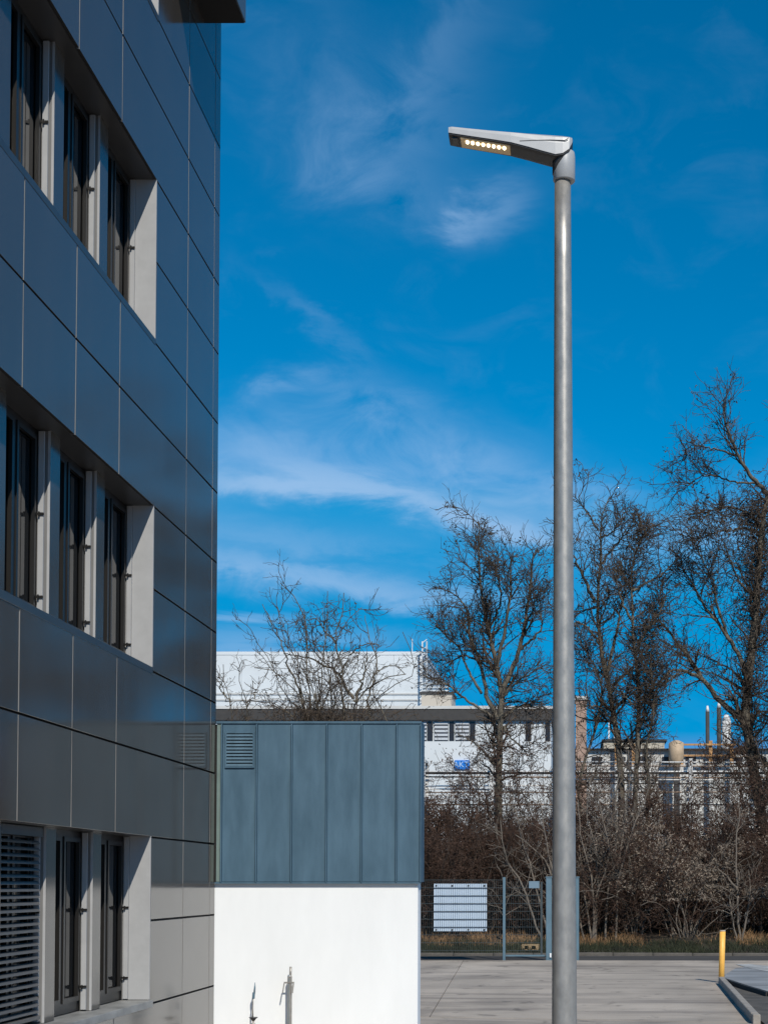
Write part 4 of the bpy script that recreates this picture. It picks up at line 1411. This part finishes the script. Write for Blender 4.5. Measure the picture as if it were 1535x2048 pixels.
# antenna mast at its corner
mx = at(851, 1400, BY)
mast = thing('lattice_mast', 'thin pale lattice mast beside the white hall roof', 'mast', (mx.x, BY - 1, 0))
zt_ = at(851, 1283, BY - 1).z
for dx_ in (-0.16, 0.16):
    MB().bar((mx.x + dx_, BY - 1, 0), (mx.x + dx_, BY - 1, zt_), 0.09).build('upright', HW, mast)
rungs = MB()
for i in range(26):
    zz = zt_ - 0.1 - i * 0.5
    rungs.bar((mx.x - 0.16, BY - 1, zz), (mx.x + 0.16, BY - 1, zz + 0.25), 0.05)
rungs.build('lattice', HW, mast)
m2 = at(824, 1307, BY + 2)
rod = thing('lightning_rod', 'thin rod on the white hall roof', 'antenna', (m2.x, BY + 2, c.z))
MB().bar((m2.x, BY + 2, c.z), (m2.x, BY + 2, at(824, 1278, BY + 2).z), 0.05).build('rod', HG, rod)
MB().box((m2.x - 0.12, BY + 1.88, c.z - 0.02), (m2.x + 0.12, BY + 2.12, c.z + 0.25)).build('foot', HG, rod)

LYB = 95.0
a, c = at(280, 1417, LYB), at(1103, 1417, LYB)
low = thing('office_block', 'long low white factory office with dark roof band and strip windows', 'building', ((a.x + c.x) / 2, LYB, 0))
zr0, zr1, ztop_ = at(0, 1441, LYB).z, at(0, 1419, LYB).z, at(0, 1413, LYB).z
MB().box((a.x, LYB, 0), (c.x - 0.05, LYB + 9, zr0 + 0.02)).build('wall', HW, low)
MB().box((a.x - 0.1, LYB - 0.25, zr0), (c.x, LYB + 9.2, zr1)).build('roof_band', HD, low)
MB().box((a.x - 0.1, LYB - 0.3, zr1), (c.x + 0.05, LYB + 9.3, ztop_)).build('roof', HG, low)
wz0, wz1 = at(0, 1482, LYB).z, at(0, 1443, LYB).z
wpx = [(450, 470, 1), (474, 500, 0), (510, 530, 1), (560, 590, 0), (600, 618, 1), (640, 668, 0), (690, 705, 1), (740, 768, 0), (780, 792, 1), (842, 853, 0), (854, 865, 1), (868, 896, 0), (898, 908, 1), (910, 938, 0), (939, 950, 1), (1050, 1062, 1), (1090, 1100, 1)]
for (x0, x1, dk) in wpx:
    p, q = at(x0, 1460, LYB).x, at(x1, 1460, LYB).x
    wn = MB().box((p, LYB - 0.03, wz0), (q, LYB + 0.05, wz1)).build('window', HWIN, low)
    if not dk:
        for j in range(5):
            zz = wz0 + (wz1 - wz0) * (j + 0.5) / 5
            MB().box((p + 0.02, LYB - 0.05, zz - 0.07), (q - 0.02, LYB - 0.032, zz + 0.075)).build('blind_slat', HBL, wn)
for x_ in (555, 650, 770, 955, 1020):
    p = at(x_, 1500, LYB).x
    MB().box((p - 0.03, LYB - 0.06, 0), (p + 0.03, LYB - 0.002, wz0 - 0.05)).build('downpipe', HG, low)
# blue sign
s0, s1 = at(908, 1538, LYB - 0.4), at(938, 1520, LYB - 0.4)
sg = thing('blue_sign', 'small bright blue lettered sign on the white office wall', 'sign', ((s0.x + s1.x) / 2, LYB - 0.1, s0.z))
MB().box((s0.x, LYB - 0.12, s0.z), (s1.x, LYB - 0.002, s1.z)).build('panel', mat('sign_blue', (0.01, 0.19, 0.66), 0.4), sg)
cu = bpy.data.curves.new('lettering', 'FONT')
cu.body = 'AKTI'
cu.size = 0.48
cu.extrude = 0.008
cu.align_x = 'CENTER'
cu.align_y = 'CENTER'
to = bpy.data.objects.new('lettering', cu)
COL.objects.link(to)
dg = bpy.context.evaluated_depsgraph_get()
tme = bpy.data.meshes.new_from_object(to.evaluated_get(dg))
bpy.data.objects.remove(to)
to = link('lettering', tme, sg, [mat('sign_letter_pale', (0.45, 0.62, 0.85), 0.5)])
to.rotation_euler = (R(90), 0, 0)
to.location = (0, -0.045, (s1.z - s0.z) / 2)

# roof plant room on the office block
a, c = at(848, 1415, LYB + 6), at(908, 1375, LYB + 6)
pr = thing('roof_plant_room', 'small pale plant room with dark cap on the factory office roof', 'plant room', ((a.x + c.x) / 2, LYB + 5, ztop_))
MB().box((a.x, LYB + 4, ztop_ - 0.02), (c.x, LYB + 7, at(0, 1388, LYB + 4).z)).build('wall', mat('plant_beige', (0.50, 0.45, 0.38), 0.7), pr)
MB().box((a.x - 0.1, LYB + 3.9, at(0, 1388, LYB + 4).z), (c.x + 0.1, LYB + 7.1, at(0, 1384, LYB + 4).z)).build('cap', HD, pr)
for j in range(3):
    zz = at(0, 1382 - j * 7, LYB + 4).z
    MB().box((a.x, LYB + 4.2, zz), (c.x - 0.2, LYB + 4.4, zz + 0.08)).build('railing', HW, pr)
for j in range(4):
    xx = a.x + 0.1 + j * (c.x - a.x - 0.4) / 3
    MB().box((xx - 0.03, LYB + 4.41, at(0, 1386, LYB + 4).z), (xx + 0.03, LYB + 4.47, at(0, 1366, LYB + 4).z)).build('railing_post', HW, pr)

# pipe bridge
PB = 78.0
pbx0, pbx1 = at(700, 1545, PB).x, at(1600, 1545, PB).x
pbg = thing('pipe_bridge', 'long pipe bridge of white and rust coloured pipes behind the trees', 'pipe bridge', ((pbx0 + pbx1) / 2, PB, 0))
for (yp, th_, m, x0, x1) in ((1543, 4, PIPE, 700, 1600), (1548, 5, HD, 700, 1600), (1555, 3, RUST, 700, 1600), (1560, 3, HG, 1150, 1600), (1572, 3, PIPE, 700, 1090), (1578, 3.2, PIPE, 700, 995), (1585, 2.5, RUST, 700, 1600),
                             (1591, 2.5, PIPE, 700, 995), (1600, 2.5, PIPE, 700, 930), (1609, 3, RUST, 700, 1600), (1567, 2.5, HD, 1150, 1600), (1534, 2.5, RUST, 1150, 1600), (1524, 3, HG, 1150, 1600)):
    p, q = at(x0, yp, PB), at(x1, yp, PB)
    MB().tube([(p.x, PB + random.uniform(-.6, .6), p.z), (q.x, PB + random.uniform(-.6, .6), p.z)], th_ * PB / F_PX / 2, 12).build('pipe', m, pbg)
for x_ in (720, 850, 985, 1110, 1240, 1378, 1505, 1590):
    p = at(x_, 1520, PB)
    b = MB()
    for yo in (-0.9, 0.9):
        b.bar((p.x, PB + yo, 0), (p.x, PB + yo, p.z), 0.18)
    b.bar((p.x, PB - 0.9, p.z - 0.1), (p.x, PB + 0.9, p.z - 0.1), 0.14)
    b.bar((p.x, PB - 0.9, at(0, 1612, PB).z), (p.x, PB + 0.9, at(0, 1612, PB).z), 0.14)
    b.build('trestle', HG, pbg)

# pale plant on the right, with orange steel
a, c = at(1155, 1480, 90), at(1600, 1480, 90)
pt = thing('process_plant', 'pale process plant hall with orange steel frames', 'building', ((a.x + c.x) / 2, 90, 0))
MB().box((a.x, 90, 0), (c.x, 100, at(0, 1500, 90).z)).build('wall', HG, pt)
MB().box((a.x + 1.5, 91, 0), (at(1330, 1480, 90).x, 97, at(0, 1483, 91).z)).build('upper_wall', mat('plant_cream', (0.50, 0.45, 0.36), 0.7, var=0.15, vscale=0.6), pt)
MB().box((a.x - 0.2, 89.7, at(0, 1500, 90).z), (c.x, 100.2, at(0, 1498, 90).z)).build('roof_edge', HD, pt)
MB().box((a.x + 1.4, 90.9, at(0, 1483, 91).z), (at(1335, 1480, 90).x, 97.1, at(0, 1479, 91).z)).build('roof', HD, pt)
for x_ in (1232, 1266, 1340, 1362, 1420, 1462):
    p = at(x_, 1530, 89.5)
    MB().box((p.x - 0.10, 89.3, 0), (p.x + 0.10, 89.55, p.z)).build('column', HG, pt)
    MB().box((p.x - 0.10, 89.3, p.z), (p.x + 0.10, 89.55, at(0, random.choice((1482, 1488, 1494)), 89.5).z)).build('orange_column', ORANGE, pt)
for yp in (1490, 1512):
    z_ = at(0, yp, 89.4).z
    MB().box((at(1335, 1, 89.4).x, 89.18, z_ - 0.05), (at(1465, 1, 89.4).x, 89.29, z_ + 0.05)).build('orange_beam', ORANGE, pt)
tk = at(1352, 1520, 88.6)
MB().tube([(tk.x, 88.6, tk.z - 0.5), (tk.x, 88.6, tk.z), (tk.x, 88.6, at(0, 1486, 88.6).z), (tk.x, 88.6, at(0, 1481, 88.6).z)], [0.05, 0.42, 0.42, 0.15], 20).build('vessel', mat('vessel_tan', (0.48, 0.36, 0.24), 0.7, var=0.2), pt)
MB().bar((tk.x, 88.6, 0), (tk.x, 88.6, tk.z - 0.4), 0.3).build('vessel_leg', HD, pt)
# openings in the hall wall
for i in range(9):
    x0 = a.x + 0.8 + i * 1.35
    MB().box((x0, 89.96, at(0, 1528, 90).z), (x0 + 0.6, 90.02, at(0, 1514, 90).z)).build('window', HWIN, pt)
# stacks and silos
for (x_, yt, w, m, lab, nm) in ((1414, 1412, 8, HD, 'dark narrow chimney with white cap above the plant', 'chimney'), (1437, 1404, 9, HD, 'second dark chimney with pale head beside the silo', 'chimney'),
                                (1452, 1430, 18, HG, 'pale grey silo above the plant roof', 'silo')):
    p = at(x_, yt, 104)
    r_ = w * 104 / F_PX / 2
    t = thing(nm, lab, nm, (p.x, 104, 0))
    MB().tube([(p.x, 104, 0), (p.x, 104, p.z - 0.4)], r_, 16).build('shaft', m, t)
    MB().tube([(p.x, 104, p.z - 0.4), (p.x, 104, p.z)], [r_ * 1.02, r_ * 0.45], 16).build('cap', PIPE, t)
p = at(1161, 1400, 84)
tw = thing('brick_tower', 'narrow pale brick tower half hidden by the lamp pole', 'tower', (p.x, 84, 0))
MB().box((p.x - 0.28, 84, 0), (p.x + 0.30, 86, p.z)).build('shaft', mat('tower_brick', (0.38, 0.26, 0.20), 0.8, var=0.25, vscale=1.5), tw)
MB().box((p.x - 0.34, 83.94, p.z), (p.x + 0.36, 86.06, p.z + 0.2)).build('cap', HG, tw)
p, q = at(1216, 1476, 100), at(1228, 1445, 100)
fm = thing('a_frame_mast', 'white leaning frame mast on the plant roof', 'mast', (p.x, 100, at(0, 1500, 90).z - 0.1))
MB().bar((p.x, 100, fm.location.z), (p.x + 0.05, 100, q.z), 0.1).build('upright', HW, fm)
MB().bar((at(1233, 1, 100).x, 100, fm.location.z), (at(1225, 1, 100).x, 100, q.z), 0.16).build('brace', HW, fm)

# far wooded hills
xs2 = np.linspace(-900, 900, 160)
hz = 52 + 16 * np.sin(xs2 * 0.006 + 0.4) + 9 * np.sin(xs2 * 0.017 + 1.0) + 3 * np.sin(xs2 * 0.06)
V = np.concatenate([np.stack([xs2, np.full(160, 900.0), np.full(160, -1.0)], 1), np.stack([xs2, np.full(160, 1000.0), hz * 0.55], 1),
                    np.stack([xs2, np.full(160, 1150.0), hz], 1), np.stack([xs2, np.full(160, 1500.0), np.full(160, -1.0)], 1)])
Q = np.array([[j * 160 + i, j * 160 + i + 1, (j + 1) * 160 + i + 1, (j + 1) * 160 + i] for j in range(3) for i in range(159)])
hill = link('far_hills', np_mesh('far_hills', V, Q), None, [mat('hill_woods', (0.035, 0.05, 0.06), 0.95, var=0.25, vscale=0.02)])
struct(hill)
